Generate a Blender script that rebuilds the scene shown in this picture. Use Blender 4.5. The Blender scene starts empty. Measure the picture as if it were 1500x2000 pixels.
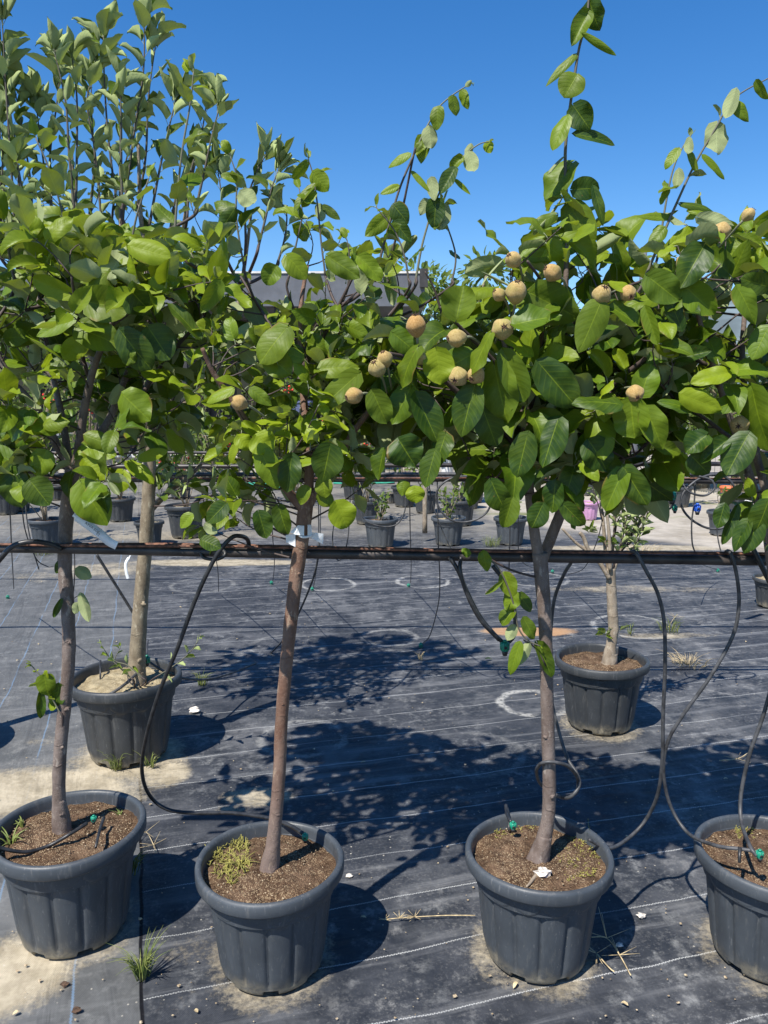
import bpy, math, random
import numpy as np
from mathutils import Vector, noise as mnoise
R = math.radians
random.seed(7); rng = np.random.default_rng(11)
SC = bpy.context.scene
COL = SC.collection
# ------------------------------------------------------------------ camera
CAMH, PITCH, F = 1.60, R(8.0), 1502.0
cp, sp = math.cos(PITCH), math.sin(PITCH)
cam = bpy.data.cameras.new('camera'); camo = bpy.data.objects.new('camera', cam); COL.objects.link(camo)
camo.location = (0, 0, CAMH); camo.rotation_euler = (math.pi/2 - PITCH, 0, 0)
cam.sensor_fit = 'VERTICAL'; cam.sensor_height = 24; cam.lens = 24*F/2000
cam.clip_start = .05; cam.clip_end = 6000
SC.camera = camo
# ------------------------------------------------------------------ light
SUN_EL, SUN_AZ = R(56), math.atan2(.80, .60)          # direction the shadows run, from +X
sdir = Vector((-math.cos(SUN_AZ)*math.cos(SUN_EL), -math.sin(SUN_AZ)*math.cos(SUN_EL), math.sin(SUN_EL)))
sd = bpy.data.lights.new('sun', 'SUN'); sd.energy = 5.0; sd.angle = R(.53); sd.color = (1, .955, .88)
so = bpy.data.objects.new('sun', sd); COL.objects.link(so); so.location = (0, 0, 30)
so.rotation_euler = sdir.to_track_quat('Z', 'Y').to_euler()
w = bpy.data.worlds.new('World'); SC.world = w; w.use_nodes = True
nt = w.node_tree; bg = nt.nodes['Background']
sky = nt.nodes.new('ShaderNodeTexSky'); sky.sky_type = 'NISHITA'; sky.sun_disc = False
sky.sun_elevation = SUN_EL; sky.sun_rotation = math.atan2(sdir.x, sdir.y)
sky.altitude = 0; sky.air_density = 1.0; sky.dust_density = .08; sky.ozone_density = 2.6
hs = nt.nodes.new('ShaderNodeHueSaturation'); hs.inputs['Saturation'].default_value = 1.36; hs.inputs['Hue'].default_value = .506
nt.links.new(sky.outputs[0], hs.inputs['Color']); nt.links.new(hs.outputs[0], bg.inputs[0]); bg.inputs[1].default_value = .112
SC.view_settings.view_transform = 'Standard'; SC.view_settings.look = 'None'
SC.view_settings.exposure = .6; SC.view_settings.gamma = 1
SC.cycles.use_denoising = True
SC.cycles.max_bounces = 8; SC.cycles.transparent_max_bounces = 6
# ------------------------------------------------------------------ helpers
UP = Vector((0, 0, 1))
def ray(px, py):
    u = (px-750)/F; v = (py-1000)/F
    return np.array([u, cp - v*sp, -sp - v*cp])
def W(px, py, D):                         # a point of the scene, D metres in front of the photographer
    r = ray(px, py); t = D/r[1]
    return np.array([r[0]*t, D, CAMH + r[2]*t])
def G(px, py, z=0.0):                     # a point on the ground (height z)
    r = ray(px, py); t = (z-CAMH)/r[2]
    return np.array([r[0]*t, r[1]*t, z])
def SZ(px, p):                            # px length -> metres at point p
    zc = p[1]*cp + (CAMH-p[2])*sp
    return px*zc/F
def PX(p):
    zc = p[1]*cp + (CAMH-p[2])*sp
    v = ((CAMH-p[2])*cp - p[1]*sp)/zc
    return 750 + F*p[0]/zc, 1000 + F*v
def nrm(v):
    v = np.asarray(v, float); n = np.linalg.norm(v)
    return v/n if n > 1e-9 else np.array([0, 0, 1.])

class Buf:
    def __init__(s): s.v = []; s.f = []; s.uv = []; s.c = []; s.n = 0; s.mi = []; s.m = 0
    def add(s, V, Fc, uv=None, col=None):
        V = np.asarray(V, float).reshape(-1, 3); k = len(V)
        s.v.append(V); s.f += [tuple(i+s.n for i in f) for f in Fc]; s.n += k
        s.uv.append(np.zeros((k, 2)) if uv is None else np.asarray(uv, float))
        s.c.append(np.tile(np.array([.5, .5, 0, 1.]) if col is None else np.asarray(col, float), (k, 1)) if (col is None or np.ndim(col) == 1) else np.asarray(col))
        s.mi += [s.m]*len(Fc)
    def build(s, name, mats, parent=None, smooth=True, loc=None):
        me = bpy.data.meshes.new(name)
        V = np.concatenate(s.v) if s.v else np.zeros((0, 3))
        if loc is not None: V = V - np.array(loc)
        me.from_pydata(V.tolist(), [], s.f)
        uv = np.concatenate(s.uv); li = np.empty(len(me.loops), dtype=np.int32); me.loops.foreach_get('vertex_index', li)
        l = me.uv_layers.new(name='UVMap'); l.data.foreach_set('uv', uv[li].ravel())
        a = me.color_attributes.new('tint', 'FLOAT_COLOR', 'POINT'); a.data.foreach_set('color', np.concatenate(s.c).ravel())
        if not isinstance(mats, (list, tuple)): mats = [mats]
        for m in mats: me.materials.append(m)
        me.polygons.foreach_set('material_index', s.mi)
        me.polygons.foreach_set('use_smooth', [smooth]*len(me.polygons))
        me.update()
        o = bpy.data.objects.new(name, me); COL.objects.link(o)
        if parent is not None: o.parent = parent
        if loc is not None: o.location = (0, 0, 0) if parent is not None else tuple(loc)
        return o
def tag(o, label=None, cat=None, group=None, kind=None):
    if label: o['label'] = label
    if cat: o['category'] = cat
    if group: o['group'] = group
    if kind: o['kind'] = kind
    return o
def empty(name, loc, label, cat, group=None, rz=0):
    o = bpy.data.objects.new(name, None); COL.objects.link(o); o.location = tuple(loc); o.rotation_euler[2] = rz
    o.empty_display_size = .05
    return tag(o, label, cat, group)
def copy_tree(o, parent=None):
    c = o.copy(); COL.objects.link(c); c.parent = parent
    for ch in list(o.children): copy_tree(ch, c)
    return c
def catmull(P, n=6):
    P = np.asarray(P, float)
    if len(P) < 3:
        t = np.linspace(0, 1, n+1)[:, None]; return P[0]*(1-t)+P[1]*t
    Q = np.vstack([2*P[0]-P[1], P, 2*P[-1]-P[-2]]); out = []
    for i in range(1, len(Q)-2):
        a, b, c, d = Q[i-1], Q[i], Q[i+1], Q[i+2]
        for k in range(n):
            t = k/n
            out.append(.5*((2*b)+(-a+c)*t+(2*a-5*b+4*c-d)*t*t+(-a+3*b-3*c+d)*t**3))
    out.append(P[-1]); return np.array(out)
def tube(buf, P, r, ns=8, n=6, rough=0, raw=False, col=None, rings=0):
    P = np.asarray(P, float)
    Q = P if raw else catmull(P, n)
    r = np.atleast_1d(np.asarray(r, float))
    rr = np.interp(np.linspace(0, 1, len(Q)), np.linspace(0, 1, len(r)), r) if len(r) > 1 else np.full(len(Q), r[0])
    T = np.gradient(Q, axis=0); T = T/np.maximum(np.linalg.norm(T, axis=1), 1e-9)[:, None]
    ref = np.array([1, 0, 0.]) if abs(T[0][0]) < .8 else np.array([0, 1, 0.])
    N = nrm(np.cross(T[0], ref)); V = []; UVs = []
    L = 0
    for i in range(len(Q)):
        N = nrm(N - T[i]*np.dot(N, T[i])); B = np.cross(T[i], N)
        if i: L += np.linalg.norm(Q[i]-Q[i-1])
        for k in range(ns):
            a = 2*math.pi*k/ns
            rad = rr[i]
            if rough:
                d = N*math.cos(a)+B*math.sin(a)
                p = Q[i]+d*rad
                rad *= 1+rough*mnoise.noise(Vector(p*28))+rough*.6*mnoise.noise(Vector((p[0]*70, p[1]*70, p[2]*40)))
                if rings: rad *= 1+.10*max(0, math.sin(L*rings)+mnoise.noise(Vector((0, 0, L*11)))*.8-.75)
            V.append(Q[i]+(N*math.cos(a)+B*math.sin(a))*rad); UVs.append((k/ns, L))
    Fc = []
    m = len(Q)
    for i in range(m-1):
        for k in range(ns):
            a, b = i*ns+k, i*ns+(k+1) % ns
            Fc.append((a, b, b+ns, a+ns))
    Fc.append(tuple(range(ns-1, -1, -1))); Fc.append(tuple((m-1)*ns+k for k in range(ns)))
    buf.add(V, Fc, UVs, col)
def box(buf, lo, hi, col=None):
    x0, y0, z0 = lo; x1, y1, z1 = hi
    V = [(x0, y0, z0), (x1, y0, z0), (x1, y1, z0), (x0, y1, z0), (x0, y0, z1), (x1, y0, z1), (x1, y1, z1), (x0, y1, z1)]
    buf.add(V, [(0, 3, 2, 1), (4, 5, 6, 7), (0, 1, 5, 4), (1, 2, 6, 5), (2, 3, 7, 6), (3, 0, 4, 7)], col=col)
def blob(buf, c, r, nu=10, nv=7, rough=.25, sc=(1, 1, 1), seed=0, col=None):
    V = []; Fc = []
    for j in range(nv+1):
        th = math.pi*j/nv
        for i in range(nu):
            ph = 2*math.pi*i/nu
            d = np.array([math.sin(th)*math.cos(ph), math.sin(th)*math.sin(ph), math.cos(th)])
            k = 1+rough*mnoise.noise(Vector(d*1.7+seed))
            V.append(np.asarray(c)+d*r*k*np.array(sc))
    for j in range(nv):
        for i in range(nu):
            a = j*nu+i; b = j*nu+(i+1) % nu
            Fc.append((a, a+nu, b+nu, b))
    buf.add(V, Fc, col=col)
# ------------------------------------------------------------------ node helper
class NT:
    def __init__(s, name):
        s.m = bpy.data.materials.new(name); s.m.use_nodes = True; s.t = s.m.node_tree; s.t.nodes.clear()
        s.out = s.t.nodes.new('ShaderNodeOutputMaterial')
    def n(s, typ, **kw):
        x = s.t.nodes.new('ShaderNode'+typ)
        for k, v in kw.items(): setattr(x, k, v)
        return x
    def put(s, sock, v):
        if isinstance(v, bpy.types.NodeSocket): s.t.links.new(v, sock)
        elif v is not None:
            if isinstance(v, (tuple, list)) and len(v) == 3 and sock.type == 'RGBA': v = (*v, 1)
            sock.default_value = v
    def math(s, op, a, b=None, c=None, clamp=False):
        x = s.n('Math', operation=op); x.use_clamp = clamp
        s.put(x.inputs[0], a)
        if b is not None: s.put(x.inputs[1], b)
        if c is not None: s.put(x.inputs[2], c)
        return x.outputs[0]
    def ramp(s, v, a, b, lo=0., hi=1., smooth=True):
        x = s.n('MapRange'); x.interpolation_type = 'SMOOTHSTEP' if smooth else 'LINEAR'
        s.put(x.inputs[0], v); s.put(x.inputs[1], a); s.put(x.inputs[2], b); s.put(x.inputs[3], lo); s.put(x.inputs[4], hi)
        return x.outputs[0]
    def mix(s, f, a, b, blend='MIX'):
        x = s.n('Mix', data_type='RGBA', blend_type=blend)
        s.put(x.inputs[0], f); s.put(x.inputs[6], a); s.put(x.inputs[7], b)
        return x.outputs[2]
    def noise(s, co, scale, detail=3, rough=.55, dist=0, out=0):
        x = s.n('TexNoise'); s.put(x.inputs['Vector'], co); x.inputs['Scale'].default_value = scale
        x.inputs['Detail'].default_value = detail; x.inputs['Roughness'].default_value = rough; x.inputs['Distortion'].default_value = dist
        return x.outputs[out]
    def vor(s, co, scale, feat='F1', out=0, rnd=1.):
        x = s.n('TexVoronoi', feature=feat); s.put(x.inputs['Vector'], co); x.inputs['Scale'].default_value = scale
        x.inputs['Randomness'].default_value = rnd
        return x.outputs[out]
    def bump(s, h, strength=.5, dist=.01, nrm=None):
        x = s.n('Bump'); x.inputs['Strength'].default_value = strength; x.inputs['Distance'].default_value = dist
        s.put(x.inputs['Height'], h)
        if nrm is not None: s.put(x.inputs['Normal'], nrm)
        return x.outputs[0]
    def obj(s): return s.n('TexCoord').outputs['Object']
    def geo(s, k='Position'): return s.n('NewGeometry').outputs[k]
    def sep(s, v):
        x = s.n('SeparateXYZ'); s.put(x.inputs[0], v); return x.outputs
    def comb(s, a, b, c):
        x = s.n('CombineXYZ'); s.put(x.inputs[0], a); s.put(x.inputs[1], b); s.put(x.inputs[2], c); return x.outputs[0]
    def pbr(s, col, rough=.6, nrm=None, spec=.5, metal=0., **kw):
        x = s.n('BsdfPrincipled'); s.put(x.inputs['Base Color'], col); s.put(x.inputs['Roughness'], rough)
        s.put(x.inputs['Specular IOR Level'], spec); s.put(x.inputs['Metallic'], metal)
        if nrm is not None: s.put(x.inputs['Normal'], nrm)
        for k, v in kw.items(): s.put(x.inputs[k], v)
        return x.outputs[0]
    def done(s, sh): s.t.links.new(sh, s.out.inputs[0]); return s.m
def simple(name, col, rough=.6, var=.15, scale=20, bump=.2, spec=.5, metal=0., col2=None):
    n = NT(name); co = n.obj(); f = n.noise(co, scale, 4)
    c2 = col2 or tuple(min(1, x*(1+var*2)) for x in col)
    c = n.mix(n.ramp(f, .35, .65), tuple(x*(1-var) for x in col), c2)
    return n.done(n.pbr(c, rough, n.bump(f, bump, .004), spec, metal))
# ------------------------------------------------------------------ materials
def leaf_material(name, dark, mid, young, back, gloss=.38, trans=(.30, .44, .03), tf=.32, veins=7):
    n = NT(name)
    uv = n.n('UVMap').outputs[0]; s = n.sep(uv); u, v = s[0], s[1]
    m = n.math('ABSOLUTE', n.math('MULTIPLY_ADD', v, 2, -1))
    t = n.n('Attribute'); t.attribute_name = 'tint'; tc = n.n('SeparateColor'); n.put(tc.inputs[0], t.outputs['Color'])
    rnd, yng = tc.outputs[0], tc.outputs[1]
    co = n.obj()
    nz = n.noise(co, 35, 3)
    ph = n.math('FRACT', n.math('MULTIPLY', n.math('SUBTRACT', u, n.math('MULTIPLY', n.math('POWER', m, 1.25), .26)), veins))
    d = n.math('ABSOLUTE', n.math('SUBTRACT', ph, .5))
    side = n.ramp(d, .03, .14, 1., 0.)
    side = n.math('MULTIPLY', side, n.ramp(m, .75, 1., 1., 0.))
    midr = n.ramp(m, .015, .05, 1., 0.)
    vein = n.math('MAXIMUM', midr, n.math('MULTIPLY', side, .24))
    c = n.mix(rnd, dark, mid)
    c = n.mix(n.math('MULTIPLY', n.ramp(nz, .35, .7), .30), c, mid)
    c = n.mix(n.math('MULTIPLY', n.ramp(n.noise(co, 7, 2), .45, .7), .35), c, tuple(x*y for x, y in zip(mid, (1.5, 1.12, .9))))
    c = n.mix(yng, c, young)
    c = n.mix(n.math('MULTIPLY', vein, .30), c, tuple(min(1, x*1.1) for x in young))
    spots = n.ramp(n.vor(co, 55), .07, .12, 1., 0.)
    spots = n.math('MULTIPLY', spots, n.ramp(n.noise(co, 9, 2), .55, .62))
    c = n.mix(n.math('MULTIPLY', spots, .7), c, (.13, .07, .02))
    eb = n.math('MULTIPLY', n.ramp(m, .8, 1.), n.ramp(n.noise(co, 13, 2), .60, .68))
    c = n.mix(n.math('MULTIPLY', eb, .7), c, (.20, .12, .03))
    cb = n.mix(n.math('MULTIPLY', vein, .5), n.mix(rnd, back, tuple(x*.8 for x in back)), tuple(min(1, x*1.3) for x in back))
    bf = n.geo('Backfacing')
    colr = n.mix(bf, c, cb)
    h = n.math('SUBTRACT', n.math('MULTIPLY', n.math('ABSOLUTE', n.math('SINE', n.math('MULTIPLY', ph, math.pi))), .6), n.math('MULTIPLY', vein, .5))
    h = n.math('ADD', h, n.math('MULTIPLY', n.noise(co, 60, 2), 1.4))
    bmp = n.bump(h, .36, .0012)
    rg = n.math('MULTIPLY_ADD', bf, .35, n.math('MULTIPLY_ADD', nz, .25, gloss-.1))
    p = n.pbr(colr, rg, bmp, .26)
    tr = n.n('BsdfTranslucent'); n.put(tr.inputs[0], n.mix(rnd, trans, tuple(x*.7 for x in trans))); n.put(tr.inputs['Normal'], bmp)
    mx = n.n('MixShader'); n.put(mx.inputs[0], n.math('MULTIPLY_ADD', yng, .34, tf)); n.put(mx.inputs[1], p); n.put(mx.inputs[2], tr.outputs[0])
    return n.done(mx.outputs[0])
M = {}
M['quince'] = leaf_material('quince_leaf', (.010, .032, .004), (.070, .130, .006), (.28, .36, .015), (.30, .34, .16), .44, (.36, .46, .02), .10)
M['apple'] = leaf_material('apple_leaf', (.014, .042, .006), (.070, .130, .012), (.22, .30, .03), (.40, .47, .19), .4, (.28, .36, .05), .12)
M['far_leaf'] = leaf_material('shrub_leaf', (.04, .08, .015), (.10, .16, .03), (.20, .26, .05), (.14, .18, .06), .45, (.2, .3, .03), .3)
def bark(name, a, b, speck, ringc=26, sscale=150):
    n = NT(name); co = n.obj(); s = n.sep(co)
    f = n.noise(n.comb(n.math('MULTIPLY', s[0], 2), n.math('MULTIPLY', s[1], 2), s[2]), 16, 5, .6)
    c = n.mix(n.ramp(f, .3, .7), a, b)
    z = n.math('MULTIPLY_ADD', n.noise(co, 7, 3), .16, s[2])
    ring = n.ramp(n.math('ABSOLUTE', n.math('SUBTRACT', n.math('FRACT', n.math('MULTIPLY', z, ringc/2)), .5)), .0, .07, 1., 0.)
    ring = n.math('MULTIPLY', ring, n.ramp(n.noise(co, 13, 2), .42, .62))
    c = n.mix(n.math('MULTIPLY', ring, .25), c, tuple(x*.4 for x in a))
    if name == 'bark_red_brown':
        c = n.mix(n.ramp(n.math('MULTIPLY_ADD', n.noise(co, 9, 3), .25, s[2]), .15, .60, .9, 0.), c, n.mix(f, (.12, .085, .07), (.25, .19, .16)))
    pt = n.math('MULTIPLY', n.ramp(n.noise(n.comb(s[0], s[1], n.math('MULTIPLY', s[2], .4)), 45, 4, .7), .58, .66), .5)
    c = n.mix(pt, c, tuple(x*1.1 for x in speck))
    vs = n.vor(n.comb(s[0], s[1], n.math('MULTIPLY', s[2], 1.6)), sscale)
    k = n.math('MULTIPLY', n.ramp(vs, .12, .26, 1., 0.), n.ramp(n.noise(co, 40, 2), .42, .56))
    c = n.mix(n.math('MULTIPLY', k, .75), c, speck)
    h = n.math('ADD', n.noise(co, 120, 4, .7), n.math('MULTIPLY', ring, .6)); h = n.math('ADD', h, n.math('MULTIPLY', k, .7))
    return n.done(n.pbr(c, .72, n.bump(h, .7, .003), .35))
M['bark_grey'] = bark('bark_grey_brown', (.115, .082, .066), (.21, .165, .14), (.36, .31, .26))
M['bark_red'] = bark('bark_red_brown', (.135, .070, .045), (.215, .135, .095), (.36, .27, .19))
M['bark_tan'] = bark('bark_tan', (.15, .115, .075), (.27, .22, .15), (.48, .43, .32))
M['bark_pale'] = bark('bark_pale', (.20, .155, .11), (.34, .28, .21), (.46, .41, .33))
def twigm():
    n = NT('twig'); co = n.obj(); f = n.noise(co, 60, 3)
    t = n.n('Attribute'); t.attribute_name = 'tint'; tc = n.n('SeparateColor'); n.put(tc.inputs[0], t.outputs['Color'])
    c = n.mix(tc.outputs[1], n.mix(f, (.045, .030, .028), (.09, .065, .055)), (.30, .34, .20))
    return n.done(n.pbr(c, .65, n.bump(f, .4, .002), .4))
M['twig'] = twigm()
def potm(name, base, dusty):
    n = NT(name); co = n.obj(); s = n.sep(co)
    f = n.noise(co, 9, 5, .6); g = n.noise(n.comb(n.math('MULTIPLY', s[0], 6), n.math('MULTIPLY', s[1], 6), s[2]), 9, 4, .7)
    c = n.mix(n.ramp(f, .3, .75), base, tuple(x*1.35 for x in base))
    c = n.mix(n.math('MULTIPLY', n.ramp(g, .55, .8), .35), c, tuple(x*2.3 for x in base))
    dz = n.math('ADD', s[2], n.math('MULTIPLY', n.math('SUBTRACT', f, .5), .16))
    dust = n.math('MULTIPLY', n.math('MULTIPLY', n.ramp(dz, -.02, .06, 1., 0.), dusty), n.ramp(n.noise(co, 45, 5, .75), .35, .6, .25, 1.))
    c = n.mix(dust, c, (.34, .29, .20))
    sp_ = n.math('MULTIPLY', n.ramp(n.vor(co, 70), .03, .07, 1., 0.), n.ramp(n.noise(co, 12, 1), .62, .66))
    c = n.mix(n.math('MULTIPLY', sp_, .8), c, (.4, .38, .34))
    scr = n.ramp(n.noise(n.comb(s[0], s[1], n.math('MULTIPLY', s[2], .15)), 160, 2), .62, .75)
    c = n.mix(n.math('MULTIPLY', scr, .30), c, (.22, .22, .22))
    st = n.ramp(n.noise(n.comb(n.math('MULTIPLY', s[0], 3), n.math('MULTIPLY', s[1], 3), n.math('MULTIPLY', s[2], .5)), 14, 5, .75), .54, .72)
    c = n.mix(n.math('MULTIPLY', st, .30), c, (.20, .19, .17))
    sm2 = n.math('MULTIPLY', n.ramp(n.noise(co, 120, 4, .8), .60, .68), n.ramp(n.noise(co, 8, 2), .5, .62))
    c = n.mix(n.math('MULTIPLY', sm2, .5), c, (.30, .28, .24))
    return n.done(n.pbr(c, n.ramp(f, .3, .7, .42, .6), n.bump(n.math('ADD', n.noise(co, 260, 3), n.math('MULTIPLY', f, 3)), .18, .0015), .5))
M['pot'] = potm('pot_plastic_slate', (.046, .053, .061), .6)
M['pot_black'] = potm('pot_plastic_black', (.034, .037, .040), .8)
M['pot_pink'] = potm('pot_plastic_pink', (.42, .22, .36), .2)
M['pot_orange'] = potm('pot_plastic_orange', (.55, .14, .05), .2)
def soilm(name, a, b, grain, gth=.40):
    n = NT(name); co = n.obj(); f = n.noise(co, 30, 6, .7); g = n.noise(co, 7, 3)
    c = n.mix(n.ramp(f, .3, .7), a, b)
    c = n.mix(n.math('MULTIPLY', n.ramp(n.noise(co, 11, 4, .7), .50, .66), .45), c, tuple(x*1.5+.02 for x in b))
    v = n.vor(co, 330, out=1); x = n.n('SeparateColor'); n.put(x.inputs[0], v)
    k = n.math('MULTIPLY', n.ramp(x.outputs[0], 1-gth*.6, 1-gth*.5), n.ramp(g, .35, .6))
    c = n.mix(n.math('MULTIPLY', k, .8), c, grain)
    d = n.vor(co, 330)
    return n.done(n.pbr(c, .95, n.bump(n.math('ADD', n.math('MULTIPLY', f, 2), n.math('MULTIPLY', d, -1)), .9, .006), .15))
M['soil'] = soilm('soil_brown', (.060, .034, .020), (.17, .105, .062), (.42, .31, .19))
M['soil_sand'] = soilm('soil_sandy', (.30, .235, .135), (.48, .40, .25), (.55, .47, .32), .2)
M['black'] = simple('hose_black', (.020, .020, .021), .42, .3, 40, .1)
M['hose_grey'] = simple('hose_dusty', (.045, .045, .047), .5, .3, 40, .1)
M['pipe'] = simple('pipe_black', (.022, .020, .020), .45, .4, 9, .15, col2=(.06, .048, .042))
M['rust'] = simple('rusty_wire', (.10, .045, .03), .8, .4, 60, .5, col2=(.22, .10, .06))
M['green'] = simple('emitter_green', (.012, .22, .135), .35, .1, 50, .1)
M['blue'] = simple('emitter_blue', (.02, .10, .50), .35, .1, 50, .1)
M['tagw'] = simple('tag_white', (.72, .74, .76), .45, .05, 30, .05)
M['ink'] = simple('ink', (.01, .01, .012), .6, .05, 30, .02)
M['dry'] = simple('dry_straw', (.42, .33, .19), .85, .25, 40, .4)
M['stone'] = simple('stone_white', (.55, .50, .44), .9, .25, 30, .7)
M['grass'] = simple('grass_blade', (.13, .19, .035), .55, .3, 20, .1, col2=(.26, .28, .08))
M['conc'] = simple('concrete', (.42, .38, .31), .9, .12, 6, .3)
M['fascia'] = simple('fascia_grey', (.105, .110, .125), .6, .08, 3, .05)
M['darkglass'] = simple('dark_glass', (.012, .013, .016), .12, .2, 2, .0)
M['darkwall'] = simple('dark_wall', (.035, .033, .033), .8, .2, 3, .1)
M['white'] = simple('white_paint', (.62, .60, .57), .6, .08, 8, .1)
M['metal'] = simple('galvanised', (.36, .37, .39), .45, .1, 10, .1, metal=.5)
M['red'] = simple('red_petal', (.62, .035, .02), .6, .2, 60, .1)
M['greencloth'] = simple('green_cloth', (.03, .26, .17), .8, .15, 8, .3)
M['tealcloth'] = simple('teal_board', (.10, .38, .34), .6, .15, 8, .1)
M['hill'] = simple('hill_scrub', (.10, .13, .14), .95, .2, .02, .2)
def fruitm():
    n = NT('quince_skin'); co = n.obj(); f = n.noise(co, 260, 3, .6); g = n.noise(co, 22, 3)
    c = n.mix(n.ramp(f, .35, .65), (.34, .19, .065), (.44, .265, .105))
    oi = n.n('ObjectInfo').outputs['Random']
    c = n.mix(n.math('MULTIPLY', oi, .75), c, n.mix(n.ramp(f, .35, .65), (.34, .27, .10), (.44, .36, .16)))
    c = n.mix(n.math('MULTIPLY', n.ramp(g, .45, .75), .7), c, (.26, .24, .07))
    c = n.mix(n.math('MULTIPLY', n.ramp(n.noise(co, 45, 3), .70, .76), .5), c, (.10, .05, .02))
    return n.done(n.pbr(c, .95, n.bump(f, .16, .0008), .1, **{'Sheen Weight': .12}))
M['fruit'] = fruitm()
M['calyx'] = simple('calyx_brown', (.07, .035, .02), .9, .4, 60, .3)
# ------------------------------------------------------------------ ground: woven weed mat, sand, salt rings
A_ = R(15); ca, sa = math.cos(A_), math.sin(A_)
SAND = []   # (px,py,rx_px,strength, aspect in metres)
def groundm(pots):
    n = NT('weed_mat'); co = n.obj(); s = n.sep(co); x, y = s[0], s[1]
    wob = n.math('MULTIPLY_ADD', n.noise(co, 3.2, 3), .028, -.014)
    wob2 = n.math('MULTIPLY_ADD', n.noise(co, .9, 2), .04, -.02)
    wb = n.math('ADD', wob, wob2)
    S = n.math('ADD', n.math('ADD', n.math('MULTIPLY', x, ca), n.math('MULTIPLY', y, sa)), wb)
    T = n.math('ADD', n.math('SUBTRACT', n.math('MULTIPLY', y, ca), n.math('MULTIPLY', x, sa)), wb)
    SL = n.math('MULTIPLY_ADD', T, .045, S)
    left = n.math('LESS_THAN', SL, -.06)
    big = n.noise(co, 1.1, 5, .6); mid = n.noise(co, 5.5, 5, .65); fine = n.noise(co, 60, 4, .7)
    base = n.mix(n.ramp(mid, .3, .72), (.022, .025, .031), (.048, .052, .061))
    dustm = n.math('MULTIPLY', n.ramp(big, .42, .70), n.ramp(mid, .35, .62))
    base = n.mix(n.math('MULTIPLY', dustm, .55), base, (.19, .19, .19))
    nf = n.math('MULTIPLY', n.ramp(n.noise(co, 14, 6, .75), .50, .72), n.ramp(n.noise(co, 1.7, 3), .40, .60))
    base = n.mix(n.math('MULTIPLY', nf, .55), base, (.32, .32, .31))
    nf3 = n.math('MULTIPLY', n.ramp(n.noise(co, 5, 7, .8), .54, .66), n.ramp(n.noise(co, .8, 2), .42, .58))
    base = n.mix(n.math('MULTIPLY', nf3, .40), base, (.34, .33, .31))
    nf2 = n.math('MULTIPLY', n.ramp(n.noise(co, 90, 3, .8), .52, .66), n.ramp(n.noise(co, 2.6, 4), .35, .65, .1, 1.))
    base = n.mix(n.math('MULTIPLY', nf2, .22), base, (.32, .31, .29))
    streak = n.noise(n.comb(n.math('MULTIPLY', S, .6), n.math('MULTIPLY', T, 9), 0), 1.6, 4, .6)
    base = n.mix(n.math('MULTIPLY', n.ramp(streak, .52, .70), .36), base, (.25, .25, .25))
    base = n.mix(n.math('MULTIPLY', left, .42), base, (.17, .17, .16))
    # weave
    wv = n.math('MULTIPLY', n.math('SINE', n.math('MULTIPLY', S, 2*math.pi/.0045)), n.math('SINE', n.math('MULTIPLY', T, 2*math.pi/.006)))
    wc = n.ramp(n.math('SINE', n.math('MULTIPLY', n.mix(left, n.comb(S, S, S), n.comb(T, T, T)), 2*math.pi/.012)), -1., 1., 0., 1.)
    # stitched lines
    def lines(c, sp_, off, wd):
        d = n.math('ABSOLUTE', n.math('SUBTRACT', n.math('FRACT', n.math('MULTIPLY_ADD', c, 1/sp_, off)), .5))
        return n.ramp(d, wd/sp_*.5, wd/sp_, 1., 0.)
    zig = n.math('MULTIPLY', n.math('SINE', n.math('MULTIPLY', S, 2*math.pi/.011)), .0011)
    lw = lines(n.math('ADD', T, zig), .243, .31, .0030)
    dash = n.math('MULTIPLY', n.ramp(n.math('SINE', n.math('MULTIPLY', S, 2*math.pi/.0065)), -.9, .1, .35, 1.), n.ramp(n.noise(co, 2.2, 3), .28, .52, .25, 1.))
    lw = n.math('MULTIPLY', n.math('MULTIPLY', lw, dash), n.math('SUBTRACT', 1., left))
    base = n.mix(n.math('MULTIPLY', lw, .68), base, (.55, .55, .53))
    zig2 = n.math('MULTIPLY', n.math('SINE', n.math('MULTIPLY', T, 2*math.pi/.011)), .0012)
    lb = n.math('MULTIPLY', lines(n.math('ADD', SL, zig2), .262, .416, .0042), n.math('LESS_THAN', SL, -.16))
    base = n.mix(n.math('MULTIPLY', n.math('MULTIPLY', lb, n.ramp(n.noise(co, 3, 3), .3, .55, .1, .8)), .6), base, (.17, .28, .42))
    # seam between the two sheets
    sd_ = n.math('ABSOLUTE', n.math('SUBTRACT', SL, -.06))
    seam = n.ramp(sd_, .003, .007, 1., 0.)
    base = n.mix(seam, base, (.006, .006, .008))
    # salt / lime rings left by pots
    ringm = None
    wn = n.noise(co, 9, 4, .7)
    for (px, py, hw, st) in [(640, 1140, 52, .75), (826, 1135, 50, .85), (760, 1244, 52, .45), (1042, 1372, 64, .95), (592, 1440, 80, .4),
                             (1238, 1222, 78, .9), (395, 1142, 60, .35), (1046, 1130, 62, .6), (560, 1260, 70, .25), (930, 1470, 90, .2)]:
        g = G(px, py); r = SZ(hw, g)
        dx = n.math('SUBTRACT', x, float(g[0])); dy = n.math('SUBTRACT', y, float(g[1]))
        d = n.math('SQRT', n.math('ADD', n.math('MULTIPLY', dx, dx), n.math('MULTIPLY', dy, dy)))
        d = n.math('ADD', d, n.math('MULTIPLY_ADD', wn, .07, -.035))
        k = n.ramp(n.math('ABSOLUTE', n.math('SUBTRACT', d, r)), .006, .030, st, 0.)
        ringm = k if ringm is None else n.math('MAXIMUM', ringm, k)
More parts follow.
